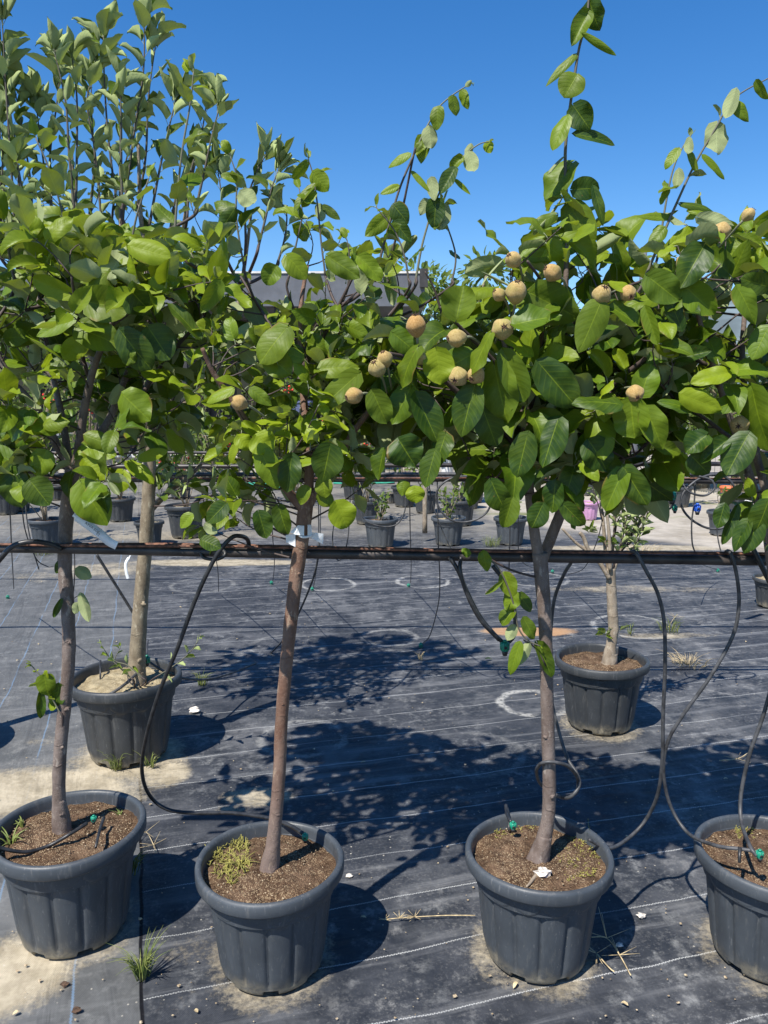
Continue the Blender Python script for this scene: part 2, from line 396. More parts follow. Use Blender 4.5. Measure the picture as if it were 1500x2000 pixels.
    ringm = n.math('MULTIPLY', ringm, n.math('MULTIPLY', n.ramp(n.noise(co, 3.5, 3, .7), .34, .52), n.ramp(n.noise(co, 38, 5, .8), .34, .54)))
    base = n.mix(n.math('MULTIPLY', ringm, .52), base, (.62, .60, .54))
    # sand patches and dust round the pots
    sm = None
    spots = [(px, py, rx, ry, st) for (px, py, rx, ry, st) in [
        (60, 1545, 260, .26, .9), (250, 1480, 130, .34, .8), (20, 1900, 150, .22, .8), (200, 1112, 120, .45, .62), (430, 1098, 200, .22, .85), (760, 1078, 420, .24, .9), (110, 1120, 160, .5, .45),
        (1270, 1070, 300, .2, .8), (1035, 1232, 105, .13, 1.05), (500, 1555, 90, .10, .75), (320, 1510, 60, .16, .75), (1290, 1240, 150, .10, .55), (960, 1500, 90, .12, .35),
        (1230, 1150, 230, .2, .5), (640, 1000, 300, .8, .5), (330, 1045, 300, .6, .6), (1300, 1800, 200, .1, .25), (350, 1900, 90, .25, .4), (1180, 1500, 150, .18, .4), (450, 1580, 40, .04, .6), (90, 1440, 70, .12, .4)]]
    for (px, py, rx, ry, st) in spots:
        g = G(px, py); r = SZ(rx, g)
        dx = n.math('MULTIPLY', n.math('SUBTRACT', x, float(g[0])), 1/r); dy = n.math('MULTIPLY', n.math('SUBTRACT', y, float(g[1])), 1/max(ry, .05))
        d = n.math('ADD', n.math('MULTIPLY', dx, dx), n.math('MULTIPLY', dy, dy))
        k = n.ramp(d, 0., 1.6, st, 0.)
        sm = k if sm is None else n.math('MAXIMUM', sm, k)
    for (cx, cy, r) in pots:
        dx = n.math('SUBTRACT', x, cx); dy = n.math('SUBTRACT', y, cy)
        d = n.math('SQRT', n.math('ADD', n.math('MULTIPLY', dx, dx), n.math('MULTIPLY', dy, dy)))
        k = n.ramp(d, r*.98, r+.13, .54, 0.)
        sm = n.math('MAXIMUM', sm, k)
    thr = n.math('SUBTRACT', .86, n.math('MULTIPLY', sm, .62))
    nn = n.math('ADD', n.math('MULTIPLY', n.noise(co, 4.2, 7, .7), .52), n.math('MULTIPLY', n.noise(co, 55, 6, .8), .48))
    cov = n.math('DIVIDE', n.math('SUBTRACT', nn, n.math('SUBTRACT', thr, .11)), .20, clamp=True)
    cov = n.math('MULTIPLY', cov, n.math('MINIMUM', n.math('MULTIPLY', sm, 2.2), 1.))
    sandc = n.mix(n.ramp(n.noise(co, 8, 5, .7), .3, .7), (.27, .225, .15), (.50, .43, .31))
    g = G(1035, 1232); dx = n.math('SUBTRACT', x, float(g[0])); dy = n.math('SUBTRACT', y, float(g[1]))
    rd = n.ramp(n.math('SQRT', n.math('ADD', n.math('MULTIPLY', dx, dx), n.math('MULTIPLY', dy, dy))), .2, .6, 1., 0.)
    sandc = n.mix(rd, sandc, (.40, .235, .12))
    base = n.mix(n.math('MULTIPLY', cov, .88), base, sandc)
    # specks
    v = n.vor(co, 42, out=1); xx = n.n('SeparateColor'); n.put(xx.inputs[0], v)
    spk = n.math('MULTIPLY', n.ramp(n.vor(co, 42), .08, .16, 1., 0.), n.ramp(xx.outputs[0], .80, .86))
    spk = n.math('MULTIPLY', spk, n.ramp(n.noise(co, 1.8, 3), .42, .60, .15, 1.))
    base = n.mix(n.math('MULTIPLY', spk, .75), base, (.52, .48, .40))
    # beyond the mat: pale compacted gravel
    far = n.ramp(n.math('ADD', y, n.math('MULTIPLY', n.math('SUBTRACT', big, .5), .8)), 16.2, 16.8)
    farr = n.math('MULTIPLY', n.ramp(n.math('ADD', n.math('MULTIPLY', y, 1.), n.math('MULTIPLY', x, .9)), 11.6, 12.1), n.ramp(x, 1.3, 1.7))
    far = n.math('MAXIMUM', far, farr)
    fd = n.math('MULTIPLY', n.ramp(y, 8.5, 10.), n.ramp(n.noise(co, 1.3, 5, .65), .35, .62, .15, .8))
    base = n.mix(fd, base, (.24, .22, .185))
    fc = n.mix(n.ramp(n.noise(co, 2.0, 6, .7), .3, .7), (.27, .235, .185), (.46, .41, .34))
    fc = n.mix(n.ramp(n.noise(co, .5, 4, .6), .58, .68), fc, (.14, .15, .05))
    base = n.mix(far, base, fc)
    h = n.math('ADD', n.math('MULTIPLY', wv, .25), n.math('MULTIPLY', fine, .6))
    h = n.math('ADD', h, n.math('MULTIPLY', wc, .12))
    h = n.math('ADD', h, n.math('MULTIPLY', cov, 1.6)); h = n.math('ADD', h, n.math('MULTIPLY', lw, 1.0))
    b1 = n.bump(h, .5, .0022)
    b2 = n.bump(n.noise(co, 4.5, 4, .6), .45, .035, b1)
    wr = n.noise(n.comb(n.math('MULTIPLY', S, .7), n.math('MULTIPLY', T, 4.5), 0), 2.6, 3, .5, .6)
    wr2 = n.noise(n.comb(n.math('MULTIPLY', SL, 5), n.math('MULTIPLY', T, .8), 0), 2.2, 3, .5, .6)
    b3 = n.bump(n.mix(left, n.comb(wr, wr, wr), n.comb(wr2, wr2, wr2)), .55, .03, b2)
    return n.done(n.pbr(base, n.ramp(mid, .3, .7, .50, .72), b3, .2))
# ------------------------------------------------------------------ pots
POTS = []
def pot_mesh(buf, d, h, seed=0, panels=14, nth=196):
    rt, rb = d/2*.915, d/2*.735
    prof = []      # (z, radius, kind)
    lip = .118*h
    zs = list(np.linspace(0, .055*h, 3)) + list(np.linspace(.06*h, .70*h, 16)) + list(np.linspace(.71*h, .84*h, 12)) + [.865*h, .875*h, .88*h]
    V = []; rows = 0
    def rad(th, z):
        t = z/h; r = rb+(rt-rb)*t
        ph = (th*panels/(2*math.pi)) % 1
        zc = h*(.785-.070*math.sin(math.pi*ph)**.7)          # scalloped lower edge of the collar
        k = 1/(1+math.exp(-(z-zc)/(h*.0045)))               # 1 in the collar
        rib = .0125*d*max(0, math.sin(math.pi*ph))**.6*(1 if ph < 1 else 0)
        g = .034*d*(math.exp(-((ph-.02)/.05)**2)+math.exp(-((ph-.98)/.05)**2))*.45
        fade = min(1, max(0, (z-.05*h)/(.08*h)))
        body = r-.028*d+(rib-g)*fade
        return body*(1-k)+r*k
    prng = random.Random(seed)
    for z in zs:
        for i in range(nth):
            th = 2*math.pi*i/nth
            r = rad(th, z); zz = z
            if z < .05*h:
                pn = (th*7/(2*math.pi)) % 1
                if .36 < pn < .70: zz = z+(.055*h-z)*.95
                if z < .001: r -= .006
            V.append((r*math.cos(th), r*math.sin(th), zz))
        rows += 1
    # rolled rim then the inside wall
    ro = d/2
    for (rr, zz) in [(ro-.006*d, h-lip-.002), (ro-.001*d, h-lip+.002), (ro, h-lip*.6), (ro, h-lip*.25), (ro-.006*d, h-.004*1), (ro-.018*d, h), (ro-.032*d, h-.001), (ro-.042*d, h-.005), (ro-.047*d, h-.014),
                     (ro-.050*d, h-.03), (ro-.07*d, h*.72)]:
        for i in range(nth):
            th = 2*math.pi*i/nth
            wv = .0012*d*math.sin(3*th+seed)
            V.append(((rr+wv)*math.cos(th), (rr+wv)*math.sin(th), zz+.003*math.sin(2*th+seed*2)*(zz/h)))
        rows += 1
    Fc = [(j*nth+i, j*nth+(i+1) % nth, (j+1)*nth+(i+1) % nth, (j+1)*nth+i) for j in range(rows-1) for i in range(nth)]
    c = len(V); V.append((0, 0, .06*h)); 
    Fc += [(i, c, (i+1) % nth) for i in range(nth)]
    buf.add(V, Fc)
def soil_mesh(buf, d, h, level, seed, mound=.012, lump=.010):
    nr, na = 26, 72; V = [(0, 0, level+mound)]; Fc = []
    for j in range(1, nr+1):
        r = j/nr*d*.455
        for i in range(na):
            a = 2*math.pi*i/na; p = Vector((r*math.cos(a), r*math.sin(a), seed*3.1))
            z = level+mound*(1-(j/nr)**2)+lump*mnoise.noise(p*18)+lump*.6*mnoise.noise(p*45)+.003*mnoise.noise(p*120)
            V.append((p.x, p.y, z))
    for i in range(na): Fc.append((0, 1+i, 1+(i+1) % na))
    for j in range(nr-1):
        for i in range(na):
            a = 1+j*na+i; b = 1+j*na+(i+1) % na
            Fc.append((a, a+na, b+na, b))
    buf.add(V, Fc)
def solve_pot(x0, x1, yc, k=.76):
    wpx = x1-x0; K = sp+(yc-1000)/F*cp; q = wpx/F/K
    d = q*CAMH/(1+k*q); h = k*d
    g = G((x0+x1)/2, yc, h)
    return g[0], g[1], d, h
def make_pot(x, y, d, h, mat, soil, label, cat='plant pot', group=None, seed=0, level=None, detail=True, rz=None):
    root = empty('plant_pot', (x, y, .004), label, cat, group, rz=random.uniform(0, 6) if rz is None else rz)
    b = Buf(); pot_mesh(b, d, h, seed, nth=196 if detail else 70); b.build('pot_wall', M[mat], root)
    b = Buf(); soil_mesh(b, d, h, h*.87 if level is None else level, seed); b.build('soil', M[soil], root)
    POTS.append((float(x), float(y), d/2*.735))
    return root
P1 = solve_pot(-8, 279, 1611); P2 = solve_pot(384, 672, 1678); P3 = solve_pot(909, 1194, 1660); P4 = solve_pot(1366, 1652, 1664)
P5 = solve_pot(140, 352, 1318); P6 = solve_pot(1086, 1265, 1284)
gF = 'slate pots of the front row'
make_pot(*P1, 'pot', 'soil', 'slate grey fluted pot at the left edge, holding the leftmost front trunk', group=gF, seed=1, rz=.3)
make_pot(*P2, 'pot', 'soil', 'slate grey fluted pot under the leaning red brown trunk, mossy weeds on its soil', group=gF, seed=2, rz=.75)
make_pot(*P3, 'pot', 'soil', 'slate grey pot with a white stone on its soil below a crooked trunk', group=gF, seed=3, rz=.1)
make_pot(*P4, 'pot', 'soil', 'slate grey pot cut off by the right edge, hose resting across its rim', group=gF, seed=4, rz=.5)
gB = 'black pots of the second row'
make_pot(*P5, 'pot_black', 'soil_sand', 'black pot filled with pale sand behind the leftmost front trunk', group=gB, seed=5, rz=.2)
make_pot(*P6, 'pot_black', 'soil', 'dusty black pot holding the pruned pale trunk on the right', group=gB, seed=6, rz=.9)
P7 = (P5[0]-.98, P5[1]-.05, .45, .34)
make_pot(*P7, 'pot_black', 'soil', 'black pot outside the left edge, only its round shadow in view', seed=7, detail=False)
# distant pots: rim left, rim right, rim centre y
FARP = [(55, 122, 1014, 'pot', 'grey pot with dry stalks behind the left trunk, beyond the lower pipe'),
        (-30, 12, 968, 'pot_black', 'black pot cut by the left edge, the farther of two there'),
        (-22, 40, 955, 'pot_black', 'dark pot near the left edge just under the far pipe'),
        (92, 128, 948, 'pot_black', 'small far pot directly above the dry stalk pot'),
        (322, 402, 986, 'pot_black', 'grey pot with leafy shoots under the middle left foliage'),
        (262, 320, 1018, 'pot_black', 'dark pot peeping out right beside the tan trunk at left'),
        (708, 778, 1012, 'pot', 'grey pot with a yellowing shrub, leftmost of the three above the lower pipe'),
        (842, 910, 1010, 'pot', 'grey pot with a bare stake behind the coiled hose'),
        (964, 1031, 1010, 'pot', 'grey pot just left of the forked trunk, beyond the lower pipe'),
        (688, 745, 978, 'pot_black', 'far pot half behind the yellowing shrub'),
        (750, 776, 962, 'pot_black', 'small dark far pot right of the yellowing shrub'),
        (806, 856, 962, 'pot_black', 'far dark pot between the round green leaf and the coil'),
        (868, 931, 976, 'pot_black', 'dark pot framed inside the round hose coil'),
        (895, 940, 957, 'pot_black', 'farthest dark pot above the one inside the coil'),
        (1128, 1172, 980, 'pot_pink', 'pink pot behind the pruned tree stems'),
        (1382, 1442, 998, 'pot', 'lone grey pot on the gravel edge at right'),
        (1473, 1545, 1128, 'pot_black', 'black pot cut by the right edge in the middle distance'),
        (1405, 1440, 950, 'pot_orange', 'orange pot far at right behind the far pipes'),
        (1190, 1216, 884, 'pot_orange', 'small orange pot far away behind the forked trunk'),
        (1160, 1186, 868, 'pot_orange', 'second small orange pot, left of its twin behind the forked trunk'),
        (1215, 1240, 872, 'pot_orange', 'smallest orange pot, right of its twins by the white post'),
        (20, 62, 935, 'pot_black', 'far dark pot left of centre in the left background row'),
        (560, 600, 958, 'pot_black', 'far dark pot behind the middle trunk under the far pipe')]
far_roots = []
for i, (a, b_, yc, mt, lb) in enumerate(FARP):
    x, y, d, h = solve_pot(a, b_, yc, .80 if mt != 'pot_orange' else .85)
    if d > .6 or mt == 'pot_orange' and yc < 900:
        # far away near the horizon line: stand them on the ground at a chosen distance
        y = 15.5+.4*(i % 3); d = SZ(b_-a, np.array([0, y, .3])); h = d*.8; x = ((a+b_)/2-750)/F*y
    far_roots.append((make_pot(x, y, d, h, mt, 'soil_sand' if i % 3 else 'soil', lb, group='nursery pots of the background rows' if mt.startswith('pot') and mt not in ('pot_pink',) else None, seed=10+i, detail=False), x, y, d, h))
# ------------------------------------------------------------------ leaves
def leaf(buf, base, dirv, nv, L, Wd, fold=.25, curl=.6, wave=.05, heart=.06, tip=.75, yng=0., rnd=None, serr=0, roll=0., nu=9, nvv=3, fat=.5, twist=0.):
    X = nrm(dirv); Z = nrm(np.asarray(nv)-X*np.dot(nv, X)); Y = np.cross(Z, X)
    us = np.linspace(0, 1, nu+1)
    prof = (us**fat)*((1-us)**tip); prof = prof/prof.max(); prof[-1] = .0; prof[0] = .02
    cols = np.linspace(-1, 1, 2*nvv+1)
    ang = curl*us**1.3
    dx = np.cos(ang); dz = -np.sin(ang)
    xs = np.concatenate([[0], np.cumsum((dx[1:]+dx[:-1])/2)])/nu; zs = np.concatenate([[0], np.cumsum((dz[1:]+dz[:-1])/2)])/nu
    ph = random.uniform(0, 6); ph2 = random.uniform(0, 6)
    V = []; UV = []
    for i, u in enumerate(us):
        hw = Wd/2*prof[i]
        fx, fz = math.cos(ang[i]), -math.sin(ang[i]); nx_, nz_ = -fz, fx
        tw = twist*u
        for c in cols:
            a = abs(c); r_ = fold+roll*a            # rises to both sides; rolled edges with 'roll'
            yy = hw*c*math.cos(r_); up = hw*a*math.sin(r_)
            up += wave*Wd*a*math.sin(u*9+ph+(2 if c > 0 else 0))+wave*.5*Wd*a*math.sin(u*17+ph2)
            if serr: yy *= 1+serr*a*math.sin(u*60)
            xx = xs[i]*L-heart*L*(a**1.5)*math.exp(-((u-.03)/.13)**2)*1.
            if twist:
                yy, up = yy*math.cos(tw)-up*math.sin(tw), yy*math.sin(tw)+up*math.cos(tw)
            p = X*(xx+nx_*up)+Y*yy+Z*(zs[i]*L+nz_*up)
            V.append(base+p); UV.append((u, c*.5+.5))
    nc = len(cols)
    Fc = [(i*nc+j, i*nc+j+1, (i+1)*nc+j+1, (i+1)*nc+j) for i in range(nu) for j in range(nc-1)]
    Fc = [tuple(reversed(f)) for f in Fc]
    buf.add(V, Fc, UV, np.array([random.random()**1.25 if rnd is None else rnd, yng, 0, 1.]))
SD = np.array(sdir); 
KIND = {
 'quince': dict(wr=(.54, .76), fold=(.10, .72), curl=(-.35, 1.25), wave=(.02, .11), heart=.10, tip=(.62, 1.05), serr=0, roll=(-.7, .5)),
 'apple': dict(wr=(.56, .74), fold=(.35, 1.0), curl=(-.6, 1.0), wave=(.04, .11), heart=.02, tip=(.75, 1.0), serr=.04, roll=(.1, .8)),
}
FLAT = .75
def auto_leaf(buf, tb, p0, dirv, L, kind, yng=0., nbias=None, pet=.22):
    K = KIND[kind]; u = random.uniform
    d = nrm(dirv); pl = L*pet*u(.7, 1.3)
    base = p0+d*pl+np.array([0, 0, pl*.15])
    tube(tb, [p0, (p0+base)/2+np.array([0, 0, pl*.08]), base], [.0013, .0010], 4, 2, col=np.array([.5, .8, 0, 1.]))
    nb = (SD*.30+np.array([0, -.05, .85]) if random.random() < FLAT else SD*.55+np.array([0, -.25, .45])) if nbias is None else nbias
    n_ = nb+rng.normal(0, .60, 3)
    wr = u(*K['wr'])
    if kind == 'apple' and nbias is not None: n_ = nb+rng.normal(0, .35, 3)
    leaf(buf, base, d+np.array([0, 0, -.1]), n_, L, L*wr, fold=u(*K['fold']), curl=u(*K['curl']), wave=u(*K['wave']), heart=K['heart']*u(.5, 1.3), tip=u(*K['tip']), yng=yng, serr=K['serr'], roll=u(*K['roll']), fat=u(.42, .6), twist=u(-.5, .5), nu=9, nvv=3)
    return base
def inpoly(x, y, P):
    c = False; j = len(P)-1
    for i in range(len(P)):
        if (P[i][1] > y) != (P[j][1] > y) and x < (P[j][0]-P[i][0])*(y-P[i][1])/(P[j][1]-P[i][1])+P[i][0]: c = not c
        j = i
    return c
def PT(lst, D=None):
    return np.array([W(p[0], p[1], p[2] if len(p) > 2 else D) for p in lst])
class Tree:
    def __init__(s, name, base, label, cat, group, barkm, leafm, kind):
        s.root = empty(name, base, label, cat, group); s.base = np.array(base); s.tb = Buf(); s.lb = Buf(); s.tw = Buf(); s.kind = kind; s.barkm = barkm; s.leafm = leafm; s.samples = []; s.guard = []
    def limb(s, pts, r0, r1, D=None, ns=10, rough=.06, rings=0, n=8, world=False, mid=None):
        P = np.asarray(pts, float) if world else PT(pts, D)
        rr = [r0, r1] if mid is None else [r0, *mid, r1]
        dark = r0 < .0105 and s.leafm == 'quince'
        tube(s.tw if dark else s.tb, P, rr, ns, n, rough, rings=rings, col=np.array([.5, 0, 0, 1.]))
        Q = catmull(P, 6)
        for i, q in enumerate(Q): s.samples.append((q, r0+(r1-r0)*i/len(Q)))
        return Q
    def knots(s, lst, D, rb):
        for (px, py, k) in lst:
            c = W(px, py, D-rb*.75); blob(s.tb, c, rb*.45*k, 10, 7, .7, (1., .7, .8), px); blob(s.tb, c+np.array([0, -rb*.30*k, 0]), rb*.18*k, 8, 5, .5, (1, .6, 1), py)
    def twig(s, P, r0, r1, yng=0., ns=5):
        tube(s.tw, P, [r0, r1], ns, 3, col=np.array([.5, yng, 0, 1.]))
    def blocked(s, p, rad=0):
        x, y = PX(p)
        for (fx, fy, fr, fD) in s.guard:
            if p[1] < fD+.05 and (x-fx)**2+(y-fy)**2 < (fr+rad)**2: return True
        return False
    def fill(s, poly, ntw, Dc, thick, Lpx, leaves=(4, 7), yngf=None, minz=None, droop=.1, span=.12, outc=None):
        xs = [p[0] for p in poly]; ys = [p[1] for p in poly]; made = 0; tries = 0
        cx, cy = (min(xs)+max(xs))/2, (min(ys)+max(ys))/2
        S = np.array([q for q, r in s.samples])
        while made < ntw and tries < ntw*40:
            tries += 1
            x = random.uniform(min(xs), max(xs)); y = random.uniform(min(ys), max(ys))
            if not inpoly(x, y, poly): continue
            D = Dc+random.uniform(-1, 1)*thick
            p = W(x, y, D)
            dd = S-p; dist = np.linalg.norm(dd, axis=1)+np.maximum(0, dd[:, 2]+.05)*1.5
            i = int(np.argmin(dist)); q = S[i]
            axis = nrm(p-q+np.array([0, 0, .03])); ln = np.linalg.norm(p-q)
            # the twig: leaves the limb, bends up a bit, ends past p
            end = p+axis*random.uniform(.01, .05)+rng.normal(0, .012, 3)
            midp = (q+end)/2+np.array([0, 0, -.04*ln])+rng.normal(0, .015, 3)
            s.twig([q, midp, end], min(.0045, .0016+.006*ln), .0011)
            if ln > .12: s.samples.append((midp*.4+end*.6, .002))
            nl = random.randint(*leaves); y_ = random.uniform(0, .35) if yngf is None else yngf(x, y)
            if random.random() < .16: y_ += .35
            side = random.uniform(0, 6.28)
            for k in range(nl):
                t = 1-k/nl*min(1., span/max(ln, .02)*1.0)
                pos = end*t+midp*(1-t) if t > 0 else midp
                a = side+k*2.4
                ref = nrm(np.cross(axis, [0.3, .2, 1])); r2 = np.cross(axis, ref)
                dv = ref*math.cos(a)+r2*math.sin(a)+axis*random.uniform(.2, .9)+np.array([0, 0, -droop])+np.array([0, -.18, 0])
                L = SZ(random.uniform(*Lpx), pos)*(0.62 if k == 0 else 1)
                if s.blocked(pos+nrm(dv)*L*.6, Lpx[1]*.24): continue
                yy = min(1, y_+(0.35 if k == 0 else 0)+random.uniform(-.1, .15))
                auto_leaf(s.lb, s.tw, pos, dv, L, s.kind, max(0, yy))
            made += 1
    def shoot(s, pts, D, r0, r1, Lpx, step, kind=None, tipyoung=.5, stem=True, lean=.35, skip=0.0, y0=0.):
        P = PT(pts, D); Q = catmull(P, 8)
        if stem:
            tube(s.tw, P, [r0, r1], 6, 6, .05, col=np.array([.5, tipyoung*.35, 0, 1.]))
            if s.samples:
                S_ = np.array([q for q, _ in s.samples]); dd = S_-P[0]; dist = np.linalg.norm(dd, axis=1)+np.maximum(0, dd[:, 2]+.08)*3
                q = S_[int(np.argmin(dist))]
                if np.linalg.norm(q-P[0]) > .01: tube(s.tw, [q, (q+P[0])/2+np.array([0, 0, -.01]), P[0], Q[2]], [r0*1.3, r0], 6, 5, .05, col=np.array([.5, 0, 0, 1.]))
            s.samples.append((Q[0], r0))
        acc = 0; k = random.randint(0, 5); tot = sum(np.linalg.norm(Q[i+1]-Q[i]) for i in range(len(Q)-1)); run = 0
        for i in range(1, len(Q)):
            seg = np.linalg.norm(Q[i]-Q[i-1]); acc += seg; run += seg
            st = SZ(step, Q[i])
            if acc >= st:
                acc = 0; k += 1
                if random.random() < skip: continue
                ax = nrm(Q[i]-Q[i-1]); f = run/tot
                ref = nrm(np.cross(ax, [0, 1, .1])); r2 = np.cross(ax, ref); a = k*2.4
                dv = ref*math.cos(a)+r2*math.sin(a)*.8+ax*random.uniform(lean, lean+.7)+np.array([0, -.1, 0])
                L = SZ(random.uniform(*Lpx), Q[i])*((.62+.5*f) if (kind or s.kind) == 'apple' and Lpx[0] > 36 else (1-.45*max(0, f-.6)/.4))
                nb_ = None
                if (kind or s.kind) == 'apple':
                    rad_ = ref*math.cos(a)+r2*math.sin(a); nb_ = ax*.9-rad_*1.1*f
                auto_leaf(s.lb, s.tw, Q[i], dv, L, kind or s.kind, min(1, y0+tipyoung*max(0, f-.5)*2+random.uniform(0, .15)), nbias=nb_)
        # terminal leaves
        if stem:
            ap = (kind or s.kind) == 'apple' and Lpx[0] > 36
            for j in range(6 if ap else 2):
                o_ = rng.normal(0, .55 if ap else .4, 3); ax = nrm(Q[-1]-Q[-2])
                auto_leaf(s.lb, s.tw, Q[-1]-ax*(.008*j if ap else 0), ax+o_, SZ(Lpx[0]*(random.uniform(1.0, 1.5) if ap else .6), Q[-1]), kind or s.kind, min(1, tipyoung*.6+.1), nbias=(ax*.4-o_) if ap else None)
    def hero(s, lst, D, yng=.15, pale_default=False):
        for h in lst:
            bx, by, tx, ty, wd = h[:5]; fl = h[5] if len(h) > 5 else ''
            d = D+random.uniform(-.03, .03)
            a = W(bx, by, d); b = W(tx, ty, d-SZ(.12*math.hypot(tx-bx, ty-by), a)*random.uniform(.2, 1.6))
            L = np.linalg.norm(b-a); wm = SZ(wd, a)
            camv = nrm(np.array([0, 0, CAMH])-a)
            nv = camv*.65+SD*.40+rng.normal(0, .27, 3)
            if 'p' in fl: nv = -camv+rng.normal(0, .15, 3)
            y_ = yng+random.uniform(-.1, .12)
            if 'y' in fl: y_ = .8
            if 'd' in fl: y_ = 0
            rl = 'r' in fl
            leaf(s.lb, a, b-a, nv, L*1.04, wm*1.10, fold=random.uniform(.08, .5) if not rl else .9, curl=random.uniform(.05, .5) if not rl else .9, wave=random.uniform(.02, .08), heart=random.uniform(.06, .13), tip=random.uniform(.58, .85), yng=max(0, y_), roll=random.uniform(-.5, .2) if not rl else .7, nu=12, nvv=4, fat=random.uniform(.42, .55), rnd=(0.1 if 'd' in fl else None))
    def petioles(s, lst, D):
        pass
    def finish(s, trunk_name='trunk', crown=True):
        s.tb.m = 0; b = Buf(); b.v = s.tb.v+s.tw.v; b.uv = s.tb.uv+s.tw.uv; b.c = s.tb.c+s.tw.c
        b.f = s.tb.f+[tuple(i+s.tb.n for i in f) for f in s.tw.f]; b.n = s.tb.n+s.tw.n; b.mi = [0]*len(s.tb.f)+[1]*len(s.tw.f)
        b.build(trunk_name, [M[s.barkm], M['twig']], s.root, loc=s.base)
        if s.lb.n: s.lb.build('crown', M[s.leafm], s.root, loc=s.base)
    def fruit(s, px, py, rpx, D, dirv=None, name='fruit'):
        c = W(px, py, D); r = SZ(rpx, c)*random.uniform(.95, 1.04)
        d = nrm(dirv if dirv is not None else np.array([random.uniform(-.6, .5), -.7, random.uniform(-.1, .8)]))
        ref = nrm(np.cross(d, [.1, .2, 1])); r2 = np.cross(d, ref)
        V = []; nu, nv = 28, 18; Fc = []; sd_ = random.uniform(0, 9)
        for j in range(nv+1):
            th = math.pi*j/nv
            for i in range(nu):
                ph = 2*math.pi*i/nu
                rr = math.sin(th)*(1+.05*math.cos(5*ph+sd_)*math.sin(th)); z = math.cos(th)
                if z > .0: rr *= 1-.10*z**1.5
                if z < 0: rr *= 1-.36*abs(z)**1.2
                z2 = z*1.18-(.12*math.exp(-(th/.28)**2))
                k = 1+.03*mnoise.noise(Vector((math.cos(ph)*2, math.sin(ph)*2, z*2+sd_)))
                V.append(c+(ref*math.cos(ph)*rr+r2*math.sin(ph)*rr+d*z2)*r*k)
        for j in range(nv):
            for i in range(nu):
                a = j*nu+i; b_ = j*nu+(i+1) % nu
                Fc.append((a, a+nu, b_+nu, b_))
        b = Buf(); b.add(V, Fc); fo = b.build(name, M['fruit'], s.root, loc=s.base)
        b = Buf(); top = c+d*r*.98
        for i in range(6):
            a = i*1.047+sd_; o = ref*math.cos(a)+r2*math.sin(a)
            mid_ = top+o*r*.22+d*r*.18
            tube(b, [top+o*r*.08, mid_, top+o*r*random.uniform(.30, .5)+d*r*random.uniform(.1, .45)], [r*.09, r*.02], 5, 3)
        blob(b, top, r*.16, 8, 5, .4, seed=sd_)
        co = b.build('calyx', M['calyx'], fo, loc=s.base)
        tw = nrm(-d+np.array([0, .5, -.2]))
        tube(s.tw, [c-d*r*.95, c-d*r*1.4+tw*.01, c-d*r*1.5+tw*.05+np.array([0, .03, -.01])], [.0035, .0025], 5, 3)
# ---- the four quince trees of the front row
gQ = 'quince trees of the front row'
D1, D2, D3, D4 = P1[1]+.02, P2[1], P3[1], P4[1]
def base_at(px, py, D): return W(px, py, D)
# tree 1
b0 = W(122, 1650, D1)
T = T1 = Tree('quince_tree', b0, 'leftmost quince tree, round leaves, dark trunk rising from the left edge pot', 'fruit tree', gQ, 'bark_grey', 'quince', 'quince')
T.limb([(122, 1655), (118, 1600), (115, 1540), (118, 1460), (126, 1380), (134, 1290), (133, 1200), (127, 1110), (129, 1020), (137, 950), (142, 915)], .0255, .021, D1, 16, .05, 32, 10, mid=[.019, .0185, .019, .020])
T.limb([(127, 1672), (124, 1640), (119, 1600), (116, 1560)], .038, .0195, D1, 16, .12)
L1 = [([(142, 925), (118, 880), (95, 840), (65, 790), (30, 750), (0, 700), (-20, 640)], .014, .006, -.05),
      ([(138, 930), (130, 870), (118, 800), (100, 720), (85, 640), (70, 560), (60, 480)], .012, .004, .12),
      ([(145, 925), (155, 870), (163, 810), (175, 750), (190, 700), (215, 640), (235, 580)], .014, .006, -.10),
      ([(148, 925), (180, 870), (215, 815), (240, 750), (265, 690), (300, 620), (330, 560)], .013, .005, .08),
      ([(150, 920), (200, 880), (260, 800), (310, 720), (360, 660), (400, 620)], .010, .004, 0),
      ([(176, 745), (160, 690), (150, 620), (140, 540)], .006, .003, -.15)]
for pts, r0, r1, dd in L1:
    k = len(pts); T.limb([(p[0], p[1], D1+dd*i/(k-1)*1.6) for i, p in enumerate(pts)], r0, r1)
T.knots([(131, 1385, 1.), (121, 1460, .7), (136, 1255, .9), (124, 1150, .8), (120, 1590, 1.1), (130, 1640, 1.2)], D1, .020)
PL1 = [(-90, 450), (0, 420), (60, 470), (130, 490), (200, 440), (330, 480), (400, 530), (440, 620), (435, 740), (400, 850), (330, 890), (290, 880), (240, 930), (190, 985), (140, 940), (90, 930), (0, 960), (-90, 930)]
T.guard = [(190, 800, 26, D1-.05), (165, 700, 12, 3)]
T.fill([(50, 520), (420, 540), (430, 780), (330, 880), (200, 860), (60, 800)], 34, D1+.28, .1, (56, 80), (5, 7), lambda x, y: 0)
T.fill(PL1, 92, D1, .26, (48, 74), (4, 6), lambda x, y: .04 + (.28 if y < 560 else 0)+(.3 if random.random() < .15 else 0))
T.fill([(60, 430), (380, 470), (430, 560), (240, 600), (60, 560)], 14, D1-.1, .15, (58, 80), (4, 6), lambda x, y: .5)
T.shoot([(150, 560), (130, 480), (125, 430), (100, 340), (70, 270)], D1, .004, .002, (55, 75), 30, tipyoung=.5)
T.shoot([(340, 480), (345, 400), (355, 300), (372, 200), (378, 140)], D1, .004, .0018, (48, 62), 32, tipyoung=.8)
T.shoot([(30, 560), (10, 450), (-5, 350)], D1, .004, .002, (60, 80), 30)
